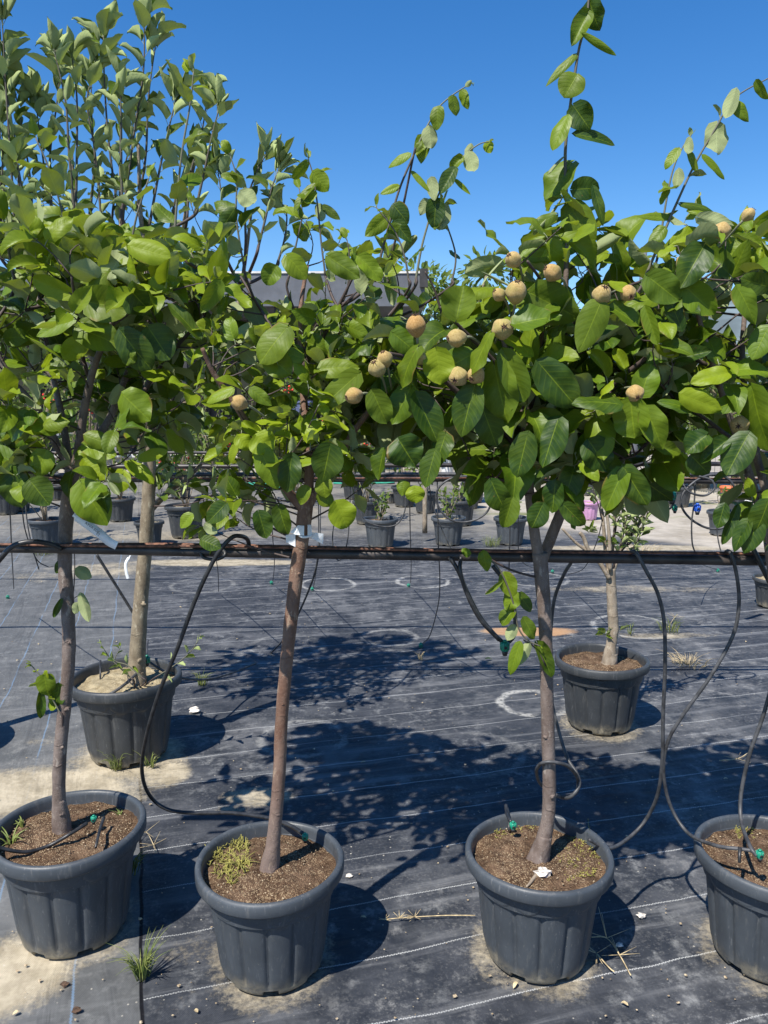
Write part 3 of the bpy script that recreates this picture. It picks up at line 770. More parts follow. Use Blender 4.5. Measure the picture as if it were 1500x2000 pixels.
T.shoot([(250, 520), (265, 430), (290, 350)], D1+.1, .004, .002, (50, 65), 30, tipyoung=.6)
T.shoot([(122, 1400), (100, 1360), (82, 1325), (60, 1298)], D1-.02, .003, .0015, (20, 28), 14, tipyoung=.9, y0=.5)
T.hero([(86, 1318, 94, 1362, 34), (116, 1335, 108, 1380, 32, 'd'), (80, 1352, 80, 1403, 20, 'd'), (148, 1112, 178, 1128, 26, 'p'), (158, 1162, 173, 1213, 22, 'p'), (120, 1172, 104, 1206, 13, 'd'), (152, 1178, 146, 1198, 16, 'p'), (118, 1095, 108, 1120, 14, 'd')], D1-.01, .2)
T.twig(PT([(133, 1215), (143, 1160), (146, 1110), (145, 1070)], D1+.03), .002, .0012); T.twig(PT([(143, 1170), (150, 1165), (158, 1161)], D1+.03), .0013, .001)
T.hero([(140, 575, 60, 545, 40, 'y'), (145, 620, 72, 655, 35), (170, 590, 245, 600, 70), (165, 665, 120, 700, 40, 'y'), (150, 640, 235, 670, 62), (235, 645, 290, 720, 60, 'd'), (290, 640, 330, 700, 65, 'd'), (240, 770, 290, 820, 62),
        (245, 690, 262, 708, 34), (35, 830, 85, 845, 24, 'y'), (85, 830, 130, 820, 30), (110, 840, 60, 815, 50), (165, 850, 215, 868, 34), (20, 910, 40, 990, 60, 'd'), (165, 870, 225, 890, 38), (240, 920, 225, 960, 50, 'y'),
        (160, 945, 205, 1025, 70), (165, 900, 205, 935, 45, 'y'), (60, 940, 95, 985, 55, 'd'), (90, 880, 70, 930, 45), (250, 905, 300, 940, 30, 'y'), (275, 895, 325, 880, 22, 'y'),
        (255, 480, 330, 500, 48, 'y'), (210, 530, 150, 600, 45), (250, 560, 290, 610, 70, 'd'), (300, 545, 335, 570, 30, 'y'), (390, 660, 330, 590, 30, 'd')], D1-.22, .3)
T.finish()
# plant label on tree 1 (printed band hanging from the trunk)
def ribbon_tag(label, pts, wpx, D, text=None, nvx=(0, -1, .2)):
    P = catmull(PT(pts, D), 8); wd = SZ(wpx, P[0]); b = Buf(); V = []; UV = []
    root = empty('plant_tag', P[0], label, 'plant tag', 'white plant tags')
    for i, p in enumerate(P):
        t = nrm(P[min(i+1, len(P)-1)]-P[max(i-1, 0)]); f = i/(len(P)-1)
        s_ = nrm(np.cross(t, nrm(np.array(nvx)+np.array([0, 0, .25*math.sin(f*5)]))))
        ww = wd*(.45 if i < 3 else 1)*.5
        off = np.cross(s_, t)*.0004
        for q in (p-s_*ww-off, p+s_*ww-off, p+s_*ww+off, p-s_*ww+off): V.append(q)
    n_ = len(P); Fc = [(i*4+k, i*4+(k+1) % 4, (i+1)*4+(k+1) % 4, (i+1)*4+k) for i in range(n_-1) for k in range(4)]
    b.add(V, Fc); b.build('tag_strip', M['tagw'], root, loc=P[0])
    return root, P, wd
tr, Pt, wd = ribbon_tag('long white printed strip hanging down to the right from the leftmost trunk', [(143, 1005), (165, 1020), (195, 1042), (213, 1058), (228, 1066)], 17, D1-.06)
def text_on(root, word, p, right, up, size, off):
    cu = bpy.data.curves.new('lettering', 'FONT'); cu.body = word; cu.size = size; cu.extrude = .0001
    o = bpy.data.objects.new('lettering', cu); me = bpy.data.meshes.new_from_object(o)
    bpy.data.objects.remove(o); r_ = nrm(right); u_ = nrm(up-r_*np.dot(up, r_)); n_ = np.cross(r_, u_)
    q = np.empty(len(me.vertices)*3); me.vertices.foreach_get('co', q); q = q.reshape(-1, 3)
    q = p+q[:, :1]*r_+q[:, 1:2]*u_+(q[:, 2:]+off)*n_-np.array(root.location)
    me.vertices.foreach_set('co', q.ravel()); me.materials.append(M['ink']); me.update()
    ob = bpy.data.objects.new('lettering', me); COL.objects.link(ob); ob.parent = root
tp = W(166, 1022, D1-.064); tq = W(203, 1049, D1-.064)
text_on(tr, 'AYVA EGE', tp, tq-tp, np.array([.3, 0, 1]), .0105, .0035)
tp2 = W(188, 1042, D1-.064)
text_on(tr, '22', tp2, tq-tp, np.array([.3, 0, 1]), .0105, .0035)
def plates(label, polys):
    root = empty('plant_tag', W(polys[0][0][0], polys[0][0][1], polys[0][0][2]), label, 'plant tag', 'white plant tags')
    for poly in polys:
        b = Buf(); P = PT(poly); nn_ = nrm(np.cross(P[1]-P[0], P[2]-P[0]))*.0005; k = len(P)
        b.add(np.vstack([P-nn_, P+nn_]), [tuple(range(k)), tuple(range(2*k-1, k-1, -1))]+[(i, (i+1) % k, (i+1) % k+k, i+k) for i in range(k)])
        b.build('tag_strip', M['tagw'], root, False, loc=np.array(root.location))
d_ = D2
plates('small white folded strip tied on the left of the red brown trunk', [[(594, 1027, d_-.025), (582, 1026, d_-.03), (567, 1039, d_-.02), (577, 1044, d_-.03), (594, 1046, d_-.028)], [(577, 1043, d_-.018), (558, 1045, d_-.012), (559, 1058, d_-.01), (568, 1064, d_-.012), (577, 1068, d_-.016)]])
plates('small white folded strip tied on the right of the red brown trunk', [[(601, 1025, d_-.028), (608, 1025, d_-.02), (609, 1044, d_-.02), (601, 1046, d_-.028)], [(607, 1040, d_-.018), (620, 1041, d_-.005), (632, 1043, d_), (631, 1063, d_+.004), (618, 1056, d_-.004), (607, 1050, d_-.014)]])
b = Buf(); tube(b, PT([(585, 1046, d_-.02), (592, 1049, d_-.026), (603, 1048, d_-.026), (609, 1044, d_-.018)]), .0035, 6, 4); o = b.build('tie', M['tagw'], None, loc=W(585, 1046, d_)); tag(o, 'thin white tie wound round the red brown trunk under its strips', 'tie')
ribbon_tag('thin pale strip dangling beside the tan trunk at left', [(255, 1085), (246, 1100), (247, 1118), (250, 1130)], 6, P5[1]-.1)
# tree 2
b0 = W(526, 1712, D2)
T = T2 = Tree('quince_tree', b0, 'quince tree with a leaning red brown trunk and a white strip tied under its crown', 'fruit tree', gQ, 'bark_red', 'quince', 'quince')
T.limb([(525, 1715), (533, 1650), (540, 1580), (546, 1500), (549, 1420), (557, 1320), (566, 1230), (578, 1130), (588, 1060), (597, 990), (602, 960)], .0235, .0200, D2, 16, .05, 36, 10, mid=[.0185, .0175, .0175, .0185, .020])
T.limb([(522, 1726), (526, 1700), (531, 1665), (536, 1630)], .034, .0185, D2, 16, .12)
for pts, r0, r1, dd in [([(597, 1000), (565, 962), (535, 915), (505, 868), (475, 815), (445, 770), (415, 725), (395, 680)], .013, .005, -.1),
      ([(602, 985), (604, 920), (600, 860), (594, 790), (590, 720), (585, 650), (590, 580), (600, 520)], .014, .005, .1),
      ([(604, 985), (640, 925), (668, 880), (700, 830), (740, 780), (780, 740)], .012, .005, .05),
      ([(592, 750), (560, 700), (530, 640), (500, 590), (470, 540)], .007, .003, .1),
      ([(590, 720), (630, 660), (660, 600), (690, 540)], .007, .003, -.05),
      ([(600, 860), (650, 760), (700, 700), (740, 640), (790, 580)], .007, .003, .1)]:
    k = len(pts); T.limb([(p[0], p[1], D2+dd*i/(k-1)*1.6) for i, p in enumerate(pts)], r0, r1)
T.knots([(552, 1375, .7), (570, 1205, .9), (583, 1120, .8), (541, 1560, .7), (533, 1690, 1.1)], D2, .019)
PL2 = [(430, 500), (480, 610), (560, 640), (640, 640), (700, 640), (760, 620), (790, 640), (740, 680), (700, 760), (720, 900), (690, 990), (640, 960), (600, 930), (560, 1010), (480, 1030), (400, 1040), (372, 1000), (450, 930), (440, 830), (400, 700), (400, 560)]
T.guard = [(468, 787, 22, D2), (692, 773, 24, D2), (590, 790, 12, 3), (598, 1000, 14, 3)]
T.fill([(440, 620), (740, 620), (700, 880), (640, 940), (480, 940)], 20, D2+.28, .08, (50, 70), (4, 6), lambda x, y: 0)
T.fill([(480, 540), (760, 540), (780, 620), (480, 640)], 7, D2, .2, (42, 58), (3, 5), lambda x, y: .15)
T.fill(PL2, 84, D2+.05, .24, (42, 62), (4, 6), lambda x, y: .08+random.uniform(0, .3))
T.fill([(450, 830), (560, 800), (650, 830), (620, 900), (470, 900)], 5, D2-.15, .08, (50, 66), (4, 5), lambda x, y: .8)
T.fill([(560, 450), (700, 470), (820, 480), (880, 560), (760, 600), (600, 560)], 5, D2+.1, .15, (48, 64), (3, 5), lambda x, y: .35)
T.shoot([(735, 540), (745, 495), (760, 440), (780, 370), (808, 302)], D2, .004, .0028, (40, 50), 70, tipyoung=.2, skip=.5)
T.shoot([(808, 302), (830, 255), (855, 212), (885, 185), (921, 162)], D2, .0028, .0012, (10, 14), 60, tipyoung=1, skip=.7)
T.shoot([(810, 560), (822, 490), (835, 440), (850, 395), (880, 335), (905, 305), (935, 282), (955, 277)], D2, .0036, .0012, (14, 20), 70, tipyoung=1, skip=.6)
T.shoot([(636, 540), (628, 480), (620, 400), (612, 345), (603, 313)], D2, .003, .0015, (42, 52), 42, tipyoung=.4)
T.shoot([(480, 540), (462, 430), (462, 350), (450, 305)], D2+.05, .003, .0014, (46, 58), 32, tipyoung=.6)
T.shoot([(560, 560), (580, 470), (590, 420), (585, 370)], D2+.1, .003, .0014, (40, 52), 36, tipyoung=.4)
T.shoot([(880, 560), (890, 500), (870, 430), (866, 400)], D2+.02, .003, .0014, (36, 44), 50, tipyoung=.4)
T.shoot([(680, 560), (682, 500), (678, 470)], D2, .003, .0014, (40, 52), 30, tipyoung=.3)
T.shoot([(800, 560), (790, 500), (770, 450), (735, 405)], D2-.05, .003, .0014, (36, 46), 40, tipyoung=.4)
T.hero([(910, 168, 921, 158, 10, 'p'), (902, 177, 912, 212, 19), (884, 189, 893, 224, 25), (856, 208, 851, 251, 27), (838, 246, 842, 290, 32, 'p'), (827, 266, 822, 316, 30), (800, 301, 758, 322, 18), (780, 363, 744, 378, 16),
        (806, 336, 838, 372, 12), (768, 400, 797, 434, 36, 'd'), (770, 432, 803, 472, 28, 'd'), (760, 420, 715, 460, 30), (950, 277, 958, 298, 20, 'y'), (921, 281, 909, 303, 16, 'p'), (915, 298, 926, 338, 28, 'p'),
        (903, 306, 880, 330, 24), (888, 330, 860, 376, 30, 'd'), (890, 352, 918, 379, 9), (851, 392, 848, 443, 38, 'd'), (862, 400, 858, 450, 40, 'p'), (842, 348, 850, 392, 22, 'p'), (835, 390, 820, 420, 20, 'p'),
        (600, 316, 575, 350, 20), (612, 338, 639, 372, 34), (612, 363, 573, 407, 22), (614, 373, 590, 402, 24), (621, 400, 631, 434, 20, 'p'), (630, 402, 663, 428, 16, 'd'),
        (462, 352, 432, 340, 20), (470, 375, 498, 400, 34, 'p'), (458, 408, 430, 452, 30, 'd')], D2, .35)
T.hero([(430, 550, 395, 610, 34), (560, 640, 505, 705, 60), (520, 690, 565, 730, 52), (590, 700, 540, 680, 30), (500, 850, 530, 885, 52, 'y'), (465, 850, 490, 875, 34, 'y'), (460, 870, 447, 905, 18, 'y'), (630, 830, 590, 850, 40, 'y'), (550, 830, 500, 820, 30, 'y'),
        (510, 880, 540, 955, 45), (655, 980, 680, 1030, 55, 'y'), (622, 965, 650, 985, 30), (632, 935, 633, 972, 36), (600, 950, 585, 985, 28), (570, 890, 560, 960, 45, 'd'), (645, 870, 630, 940, 60, 'd'), (440, 985, 405, 1020, 36, 'd'), (375, 1005, 352, 1030, 26), (395, 1055, 430, 1070, 32, 'd'), (505, 1000, 520, 1050, 40, 'd'), (545, 990, 560, 1045, 40, 'd'), (400, 1025, 425, 1040, 22, 'p'), (555, 915, 595, 890, 26),
        (625, 720, 700, 715, 42), (700, 730, 620, 800, 45), (560, 500, 600, 540, 45), (540, 520, 520, 555, 42), (640, 500, 700, 540, 40), (700, 500, 745, 545, 36), (455, 760, 400, 780, 28), (490, 760, 530, 790, 25)], D2-.2, .3)
T.fruit(468, 787, 15, D2-.28, (-.5, -.3, .2)); T.fruit(692, 773, 17, D2-.22, (-.8, -.5, -.2))
T.finish()
# tree 3
FLAT = .45
b0 = W(1045, 1700, D3)
T = T3 = Tree('quince_tree', b0, 'quince tree heavy with fruit and big leaves, its crooked trunk forking at the lower pipe', 'fruit tree', gQ, 'bark_grey', 'quince', 'quince')
T.limb([(1040, 1705), (1058, 1650), (1070, 1600), (1073, 1540), (1071, 1460), (1069, 1380), (1067, 1290), (1064, 1200), (1058, 1130), (1054, 1080)], .0235, .0210, D3, 16, .05, 30, 10, mid=[.0195, .019, .0185, .019])
T.limb([(1028, 1716), (1042, 1696), (1056, 1664), (1064, 1630)], .042, .020, D3, 16, .14)
T.limb([(1054, 1100), (1044, 1040), (1035, 970), (1030, 900), (1026, 830), (1012, 760), (990, 690), (975, 620)], .0155, .006, D3, 12, .05, mid=[.013, .010])
T.limb([(1056, 1100), (1078, 1045), (1100, 985), (1110, 920), (1113, 850), (1108, 750), (1102, 650), (1105, 560), (1108, 470)], .0165, .006, D3+.05, 12, .05, mid=[.015, .012, .009])
T.shoot([(1108, 480), (1107, 400), (1104, 300), (1112, 220), (1122, 150), (1132, 90), (1146, 40), (1152, -40)], D3+.05, .0048, .003, (30, 40), 400, skip=1.)
for pts, r0, r1, dd in [([(1030, 900), (990, 850), (950, 810), (900, 770), (850, 730), (800, 700), (760, 690)], .009, .004, -.15),
      ([(1012, 760), (960, 700), (920, 660), (880, 620), (860, 600)], .007, .003, -.1),
      ([(1113, 850), (1160, 790), (1210, 740), (1260, 700), (1300, 660)], .009, .004, -.12),
      ([(1103, 650), (1150, 600), (1200, 570), (1250, 550)], .007, .003, -.12),
      ([(1035, 970), (990, 940), (950, 930), (920, 900)], .006, .003, -.05),
      ([(1110, 930), (1160, 910), (1200, 900), (1240, 890)], .006, .003, -.05),
      ([(1026, 830), (1050, 740), (1060, 640), (1060, 560), (1030, 510)], .007, .003, -.16),
      ([(870, 640), (850, 570), (830, 530)], .004, .002, -.02),
      ([(1000, 700), (1000, 600), (1000, 530)], .004, .002, -.02)]:
    k = len(pts); T.limb([(p[0], p[1], D3+dd*i/(k-1)*1.6) for i, p in enumerate(pts)], r0, r1)
T.knots([(1078, 1555, 1.1), (1066, 1440, .8), (1063, 1230, .8), (1069, 1340, .6), (1062, 1135, .9), (1046, 1680, 1.2)], D3, .020)
FR3 = [(813, 637, 18, (-.1, -.3, .9)), (737, 720, 17, (-.3, -.6, .5)), (752, 702, 15, (-.2, -.4, .6)), (822, 700, 13, (-.8, -.5, -.2)), (893, 660, 17, (-.9, -.3, -.1)), (981, 643, 19, (0, -1, .1)), (1008, 572, 20, (.0, -.5, .8)),
       (1003, 508, 15, (-.6, -.6, .4)), (975, 576, 12, (-.6, -.4, .4)), (1080, 533, 16, (-.8, -.3, .4)), (1175, 577, 17, (.1, -.7, .6)), (1226, 572, 15, (.1, -.7, -.4)), (895, 735, 18, (-.4, -.8, -.4)), (930, 732, 16, (-.5, -.6, -.4)), (1240, 768, 16, (0, -.8, -.4))]
T.guard = [(f[0], f[1], f[2]*.75, D3-.15) for f in FR3]+[(1085, 1035, 20, 3), (1032, 980, 8, 3)]
PL3 = [(725, 700), (770, 640), (850, 575), (930, 520), (1040, 500), (1060, 410), (1150, 410), (1185, 480), (1290, 560), (1320, 700), (1330, 840), (1270, 900), (1245, 960), (1180, 950), (1120, 960), (1070, 940), (1020, 960), (985, 930), (940, 870), (850, 840), (760, 840), (710, 780)]
T.fill([(720, 740), (1320, 720), (1320, 860), (1250, 930), (1180, 940), (1120, 960), (1070, 930), (1000, 900), (940, 840), (760, 830)], 30, D3+.05, .2, (70, 108), (4, 6), lambda x, y: .03, droop=.8)
T.fill(PL3, 100, D3+.04, .24, (60, 98), (4, 6), lambda x, y: .04+(.25 if y < 560 else 0), droop=.55)
T.shoot([(938, 1082), (965, 1100), (985, 1130), (1003, 1180), (1012, 1225), (1030, 1250), (1055, 1262)], D3-.06, .0026, .002, (10, 12), 900, skip=1.)
T.twig(PT([(1066, 1300), (1045, 1265), (1022, 1250)], D3-.05), .003, .002)
T.hero([(916, 1085, 903, 1072, 17), (944, 1077, 950, 1116, 25), (985, 1118, 1001, 1165, 33), (980, 1135, 949, 1161, 11), (1006, 1155, 988, 1192, 34), (1004, 1190, 979, 1220, 32), (1012, 1160, 1040, 1193, 25, 'd'), (1023, 1208, 1046, 1248, 25),
        (1005, 1222, 991, 1250, 22, 'p'), (1015, 1258, 994, 1318, 24), (1032, 1260, 1004, 1302, 26, 'p'), (1050, 1257, 1080, 1322, 34)], D3-.07, .15)
T.hero([(1152, 2, 1166, 58, 46, 'd'), (1148, 26, 1118, 86, 42), (1142, 68, 1200, 108, 14), (1124, 108, 1067, 160, 17), (1127, 146, 1103, 185, 50), (1120, 206, 1152, 252, 50, 'd'), (1108, 228, 1078, 288, 34), (1124, 262, 1203, 274, 26, 'd'),
        (1103, 305, 1064, 345, 34, 'pr'), (1116, 318, 1066, 387, 60), (1118, 370, 1172, 366, 42, 'd'), (1160, 368, 1181, 436, 20, 'd'), (1112, 396, 1158, 486, 58), (1096, 388, 1034, 478, 36, 'pr'), (1085, 420, 1035, 445, 24), (1110, 440, 1090, 480, 36),
        (1190, 450, 1230, 470, 24, 'd'), (1185, 495, 1115, 512, 30, 'y'), (1070, 500, 1130, 480, 34)], D3+.03, .22)
T.hero([(891, 624, 905, 558, 72), (1036, 572, 1130, 622, 76), (1004, 634, 1094, 612, 60), (1174, 588, 1135, 684, 56), (816, 678, 773, 752, 52), (768, 650, 815, 690, 42), (852, 685, 862, 748, 58, 'y'), (925, 690, 862, 725, 52), (985, 655, 1042, 694, 42, 'y'),
        (966, 715, 988, 824, 74), (985, 690, 1024, 782, 54), (958, 650, 920, 730, 46), (728, 765, 755, 826, 48), (802, 758, 765, 826, 52), (812, 770, 855, 860, 58, 'd'), (1052, 708, 1124, 792, 66, 'd'), (1212, 790, 1125, 775, 46, 'd'), (1232, 782, 1238, 854, 70),
        (1262, 800, 1298, 876, 50), (1252, 772, 1272, 712, 52), (1425, 728, 1353, 742, 38, 'y'), (1330, 770, 1412, 800, 42, 'y'), (1350, 800, 1292, 778, 26), (1266, 540, 1325, 586, 58), (1190, 552, 1258, 574, 24, 'y'), (1192, 600, 1252, 632, 42), (1260, 600, 1283, 672, 28),
        (1286, 665, 1324, 696, 36, 'y'), (1218, 918, 1182, 994, 46), (1220, 915, 1262, 986, 48, 'd'), (1085, 940, 1078, 1000, 42, 'd'), (1100, 985, 1142, 1028, 34, 'd'), (1060, 985, 1040, 1030, 40, 'd'), (1000, 560, 933, 528, 30, 'pr'), (985, 505, 932, 562, 26, 'pr'),
        (960, 940, 985, 1000, 48, 'd'), (1000, 975, 985, 1030, 40), (925, 760, 900, 850, 60, 'd'), (850, 880, 830, 950, 40), (750, 880, 735, 935, 44), (810, 950, 812, 982, 36, 'y'), (790, 940, 785, 968, 26), (870, 850, 850, 910, 45, 'd'), (1280, 870, 1330, 885, 30),
        (780, 860, 810, 910, 70, 'd'), (1030, 850, 1010, 930, 50, 'd'), (1150, 860, 1190, 920, 60, 'd'), (940, 790, 970, 870, 55, 'd'), (1090, 820, 1060, 910, 60, 'd'), (1330, 640, 1300, 560, 30, 'd')], D3-.24, .15)
for f in FR3: T.fruit(f[0], f[1], f[2]*1.06, D3-.255, f[3])
T.finish()
# tree 4
b0 = W(1530, 1672, D4)
T = T4 = Tree('quince_tree', b0, 'rightmost quince tree, crown cut by the right edge with one long pale shoot', 'fruit tree', gQ, 'bark_grey', 'quince', 'quince')
T.limb([(1530, 1680), (1526, 1560), (1524, 1400), (1520, 1250), (1514, 1120), (1506, 1060)], .024, .019, D4, 14, .05, 30)
for pts, r0, r1, dd in [([(1508, 1070), (1490, 1010), (1468, 940), (1445, 870), (1420, 800), (1395, 720), (1370, 640), (1350, 560)], .012, .005, -.12),
      ([(1510, 1070), (1500, 980), (1480, 900), (1460, 800), (1450, 700), (1455, 600), (1460, 500)], .013, .005, .05),
      ([(1512, 1070), (1540, 960), (1560, 850), (1570, 700), (1560, 560)], .013, .005, 0.),
      ([(1395, 720), (1340, 690), (1290, 640), (1250, 600)], .006, .003, -.05),
      ([(1445, 870), (1380, 820), (1320, 780), (1290, 750)], .006, .003, -.1)]:
    k = len(pts); T.limb([(p[0], p[1], D4+dd*i/(k-1)*1.6) for i, p in enumerate(pts)], r0, r1)
FR4 = [(1461, 420, 13, (.6, -.2, .7)), (1410, 450, 17, (-.3, -.6, -.4)), (1335, 512, 15, (-.4, -.8, -.2)), (1465, 568, 12, (-.5, -.6, .1)), (1445, 830, 18, (-.5, -.8, -.1))]
T.guard = [(f[0], f[1], f[2]*.75, D4-.15) for f in FR4]+[(1432, 625, 22, 5)]
PL4 = [(1255, 590), (1290, 480), (1340, 430), (1400, 430), (1480, 430), (1600, 500), (1640, 900), (1530, 1060), (1440, 1000), (1430, 900), (1390, 890), (1330, 830), (1290, 700)]
T.fill(PL4, 90, D4+.04, .25, (56, 86), (3, 6), lambda x, y: .05+(.25 if y < 520 else 0), droop=.35)
T.shoot([(1240, 590), (1290, 470), (1318, 405), (1355, 325), (1398, 250), (1437, 190), (1510, 148)], D4-.1, .004, .0015, (26, 34), 120, tipyoung=.6, skip=.5)
T.shoot([(1285, 500), (1300, 400), (1315, 330), (1335, 285), (1348, 268)], D4-.05, .003, .0012, (24, 34), 60, tipyoung=.9, skip=.2)
T.hero([(1478, 158, 1496, 195, 20), (1437, 177, 1416, 233, 26, 'p'), (1432, 200, 1464, 234, 24), (1402, 240, 1396, 306, 44, 'p'), (1374, 304, 1419, 346, 14), (1360, 330, 1345, 290, 16), (1325, 292, 1299, 325, 20), (1346, 270, 1345, 302, 18, 'p'),
        (1320, 368, 1287, 372, 30), (1305, 372, 1290, 398, 16), (1330, 398, 1399, 405, 18, 'd'), (1312, 425, 1248, 420, 16), (1290, 440, 1278, 456, 22), (1312, 475, 1372, 442, 30, 'y'), (1298, 445, 1268, 480, 26), (1325, 330, 1322, 368, 24, 'p'),
        (1365, 425, 1430, 440, 30, 'pd'), (1450, 440, 1470, 430, 30), (1420, 432, 1447, 455, 24), (1440, 470, 1500, 470, 24), (1480, 440, 1530, 460, 34)], D4-.1, .3)
T.hero([(1340, 560, 1395, 612, 58), (1375, 480, 1330, 560, 60, 'd'), (1440, 560, 1480, 630, 40), (1470, 760, 1492, 885, 70), (1450, 780, 1390, 800, 34), (1500, 560, 1450, 545, 40), (1500, 640, 1470, 700, 44), (1420, 860, 1370, 900, 40, 'd'), (1460, 850, 1420, 925, 55, 'd'),
        (1440, 990, 1412, 1062, 24, 'd'), (1462, 1015, 1432, 1075, 30, 'd'), (1480, 1020, 1455, 1080, 40, 'd'), (1380, 850, 1340, 880, 50, 'd'), (1350, 890, 1385, 925, 45, 'd'), (1500, 980, 1480, 1040, 50, 'd'), (1415, 985, 1402, 1030, 28, 'd')], D4-.24, .12)
for f in FR4: T.fruit(f[0], f[1], f[2]*.95, D4-.20, f[3])
T.finish()
FLAT = .7
# ---- apple trees of the second row
D5 = P5[1]
gA = 'apple trees of the second row'
b0 = W(268, 1345, D5)
T = T5 = Tree('apple_tree', b0, 'tall apple tree with curled silvery leaves growing from the sand filled pot', 'fruit tree', gA, 'bark_tan', 'apple', 'apple')
T.limb([(266, 1350), (268, 1290), (272, 1220), (277, 1150), (283, 1080), (288, 1010), (291, 950), (292, 900), (290, 820)], .042, .026, D5, 16, .06, 26, 10, mid=[.033, .030, .029])
T.limb([(260, 1354), (267, 1335), (270, 1308)], .062, .034, D5, 16, .12)
for pts in [[(290, 860), (240, 780), (180, 700), (150, 600), (148, 450), (140, 300)], [(290, 860), (270, 760), (245, 650), (238, 520), (236, 380), (236, 240)], [(290, 860), (320, 760), (340, 650), (350, 520), (365, 400), (385, 290)],
            [(290, 880), (350, 800), (420, 720), (460, 620), (480, 500), (490, 420)], [(290, 830), (300, 700), (290, 560), (275, 420), (270, 280)], [(290, 1000), (330, 960), (380, 920), (430, 860)], [(290, 880), (220, 820), (130, 760), (60, 680), (20, 560)]]:
    T.limb(pts, .016, .006, D5+random.uniform(-.12, .12))
T.knots([(272, 1290, .9), (281, 1180, .8), (286, 1075, 1.2), (270, 1330, 1.)], D5, .036)
tips = [((150, 470), (135, 300), (128, 200), (105, 95)), ((148, 430), (150, 300), (150, 190), (140, 110)), ((238, 460), (215, 300), (205, 180), (202, 70)), ((240, 420), (262, 260), (280, 140), (282, 40)), ((270, 400), (285, 300), (290, 190), (305, 80)),
        ((200, 450), (190, 340), (180, 240), (178, 150)), ((290, 450), (310, 340), (330, 250), (345, 190)), ((365, 430), (372, 340), (392, 270), (405, 190)), ((380, 420), (400, 330), (415, 260), (430, 205)), ((240, 430), (236, 300), (236, 220), (236, 160)),
        ((480, 470), (480, 400), (500, 340), (520, 300)), ((500, 500), (520, 420), (530, 370), (545, 330)), ((120, 480), (95, 380), (80, 280), (70, 200)), ((330, 470), (340, 400), (360, 330), (372, 290)), ((440, 500), (430, 430), (432, 380), (425, 330)), ((540, 520), (555, 470), (560, 420), (548, 400)),
        ((215, 470), (225, 380), (250, 300), (262, 230)), ((80, 520), (50, 430), (40, 350), (30, 300)), ((100, 400), (98, 300), (110, 210), (118, 140)), ((175, 420), (185, 300), (170, 200), (190, 120))]
for tpp in tips:
    T.shoot(list(tpp), D5+random.uniform(-.22, .22), .006, .002, (40, 56), 15, tipyoung=.35, lean=.75)
PL5 = [(0, 400), (120, 340), (280, 330), (400, 360), (480, 420), (490, 500), (400, 580), (380, 720), (120, 740), (0, 640)]
T.fill(PL5, 74, D5, .32, (28, 46), (4, 7), lambda x, y: .1+random.uniform(0, .3))
T.fill([(290, 920), (420, 880), (460, 960), (380, 1010), (300, 960)], 9, D5, .15, (26, 40), (4, 6), lambda x, y: .3)
T.fill([(60, 640), (450, 640), (400, 860), (120, 860)], 22, D5, .25, (34, 50), (4, 6), lambda x, y: .1)
T.shoot([(262, 1330), (235, 1305), (215, 1285), (198, 1260)], D5-.12, .003, .0015, (16, 24), 12, tipyoung=.8, y0=.5)
T.shoot([(300, 1325), (340, 1300), (370, 1275), (388, 1250)], D5-.1, .003, .0015, (18, 26), 13, tipyoung=.6, y0=.35)
T.shoot([(285, 1330), (250, 1300), (225, 1290), (235, 1265)], D5-.14, .003, .0015, (16, 22), 12, tipyoung=.8, y0=.6)
T.finish()
b0 = (P7[0], P7[1], .3)
T = T6 = Tree('apple_tree', b0, 'apple tree at the far left edge, only its tall curled shoots in view', 'fruit tree', gA, 'bark_tan', 'apple', 'apple')
px0, py0 = PX(np.array(b0))
T.limb([(px0, py0, D5), (px0+5, 1100, D5), (px0+15, 900, D5), (px0+30, 780, D5)], .035, .024, None, 12, .05)
for pts in [[(px0+30, 800), (-60, 650), (-20, 500), (10, 350)], [(px0+30, 800), (-110, 600), (-100, 400), (-90, 250)], [(px0+30, 800), (-30, 700), (20, 600), (50, 480)]]:
    T.limb(pts, .016, .006, D5)
for tpp in [((30, 480), (22, 330), (12, 180), (4, 35)), ((40, 450), (35, 330), (20, 220), (0, 120)), ((10, 400), (-10, 280), (-20, 160), (-40, 60)), ((55, 470), (62, 380), (45, 260), (30, 180)), ((-80, 300), (-60, 200), (-50, 120), (-45, 60)), ((0, 500), (-5, 400), (5, 330), (0, 250))]:
    T.shoot(list(tpp), D5+random.uniform(-.1, .15), .006, .002, (44, 60), 18, tipyoung=.3, lean=.75)
T.fill([(-160, 340), (30, 360), (80, 480), (60, 650), (-160, 700)], 22, D5, .28, (46, 64), (4, 7), lambda x, y: .15)
T.finish()
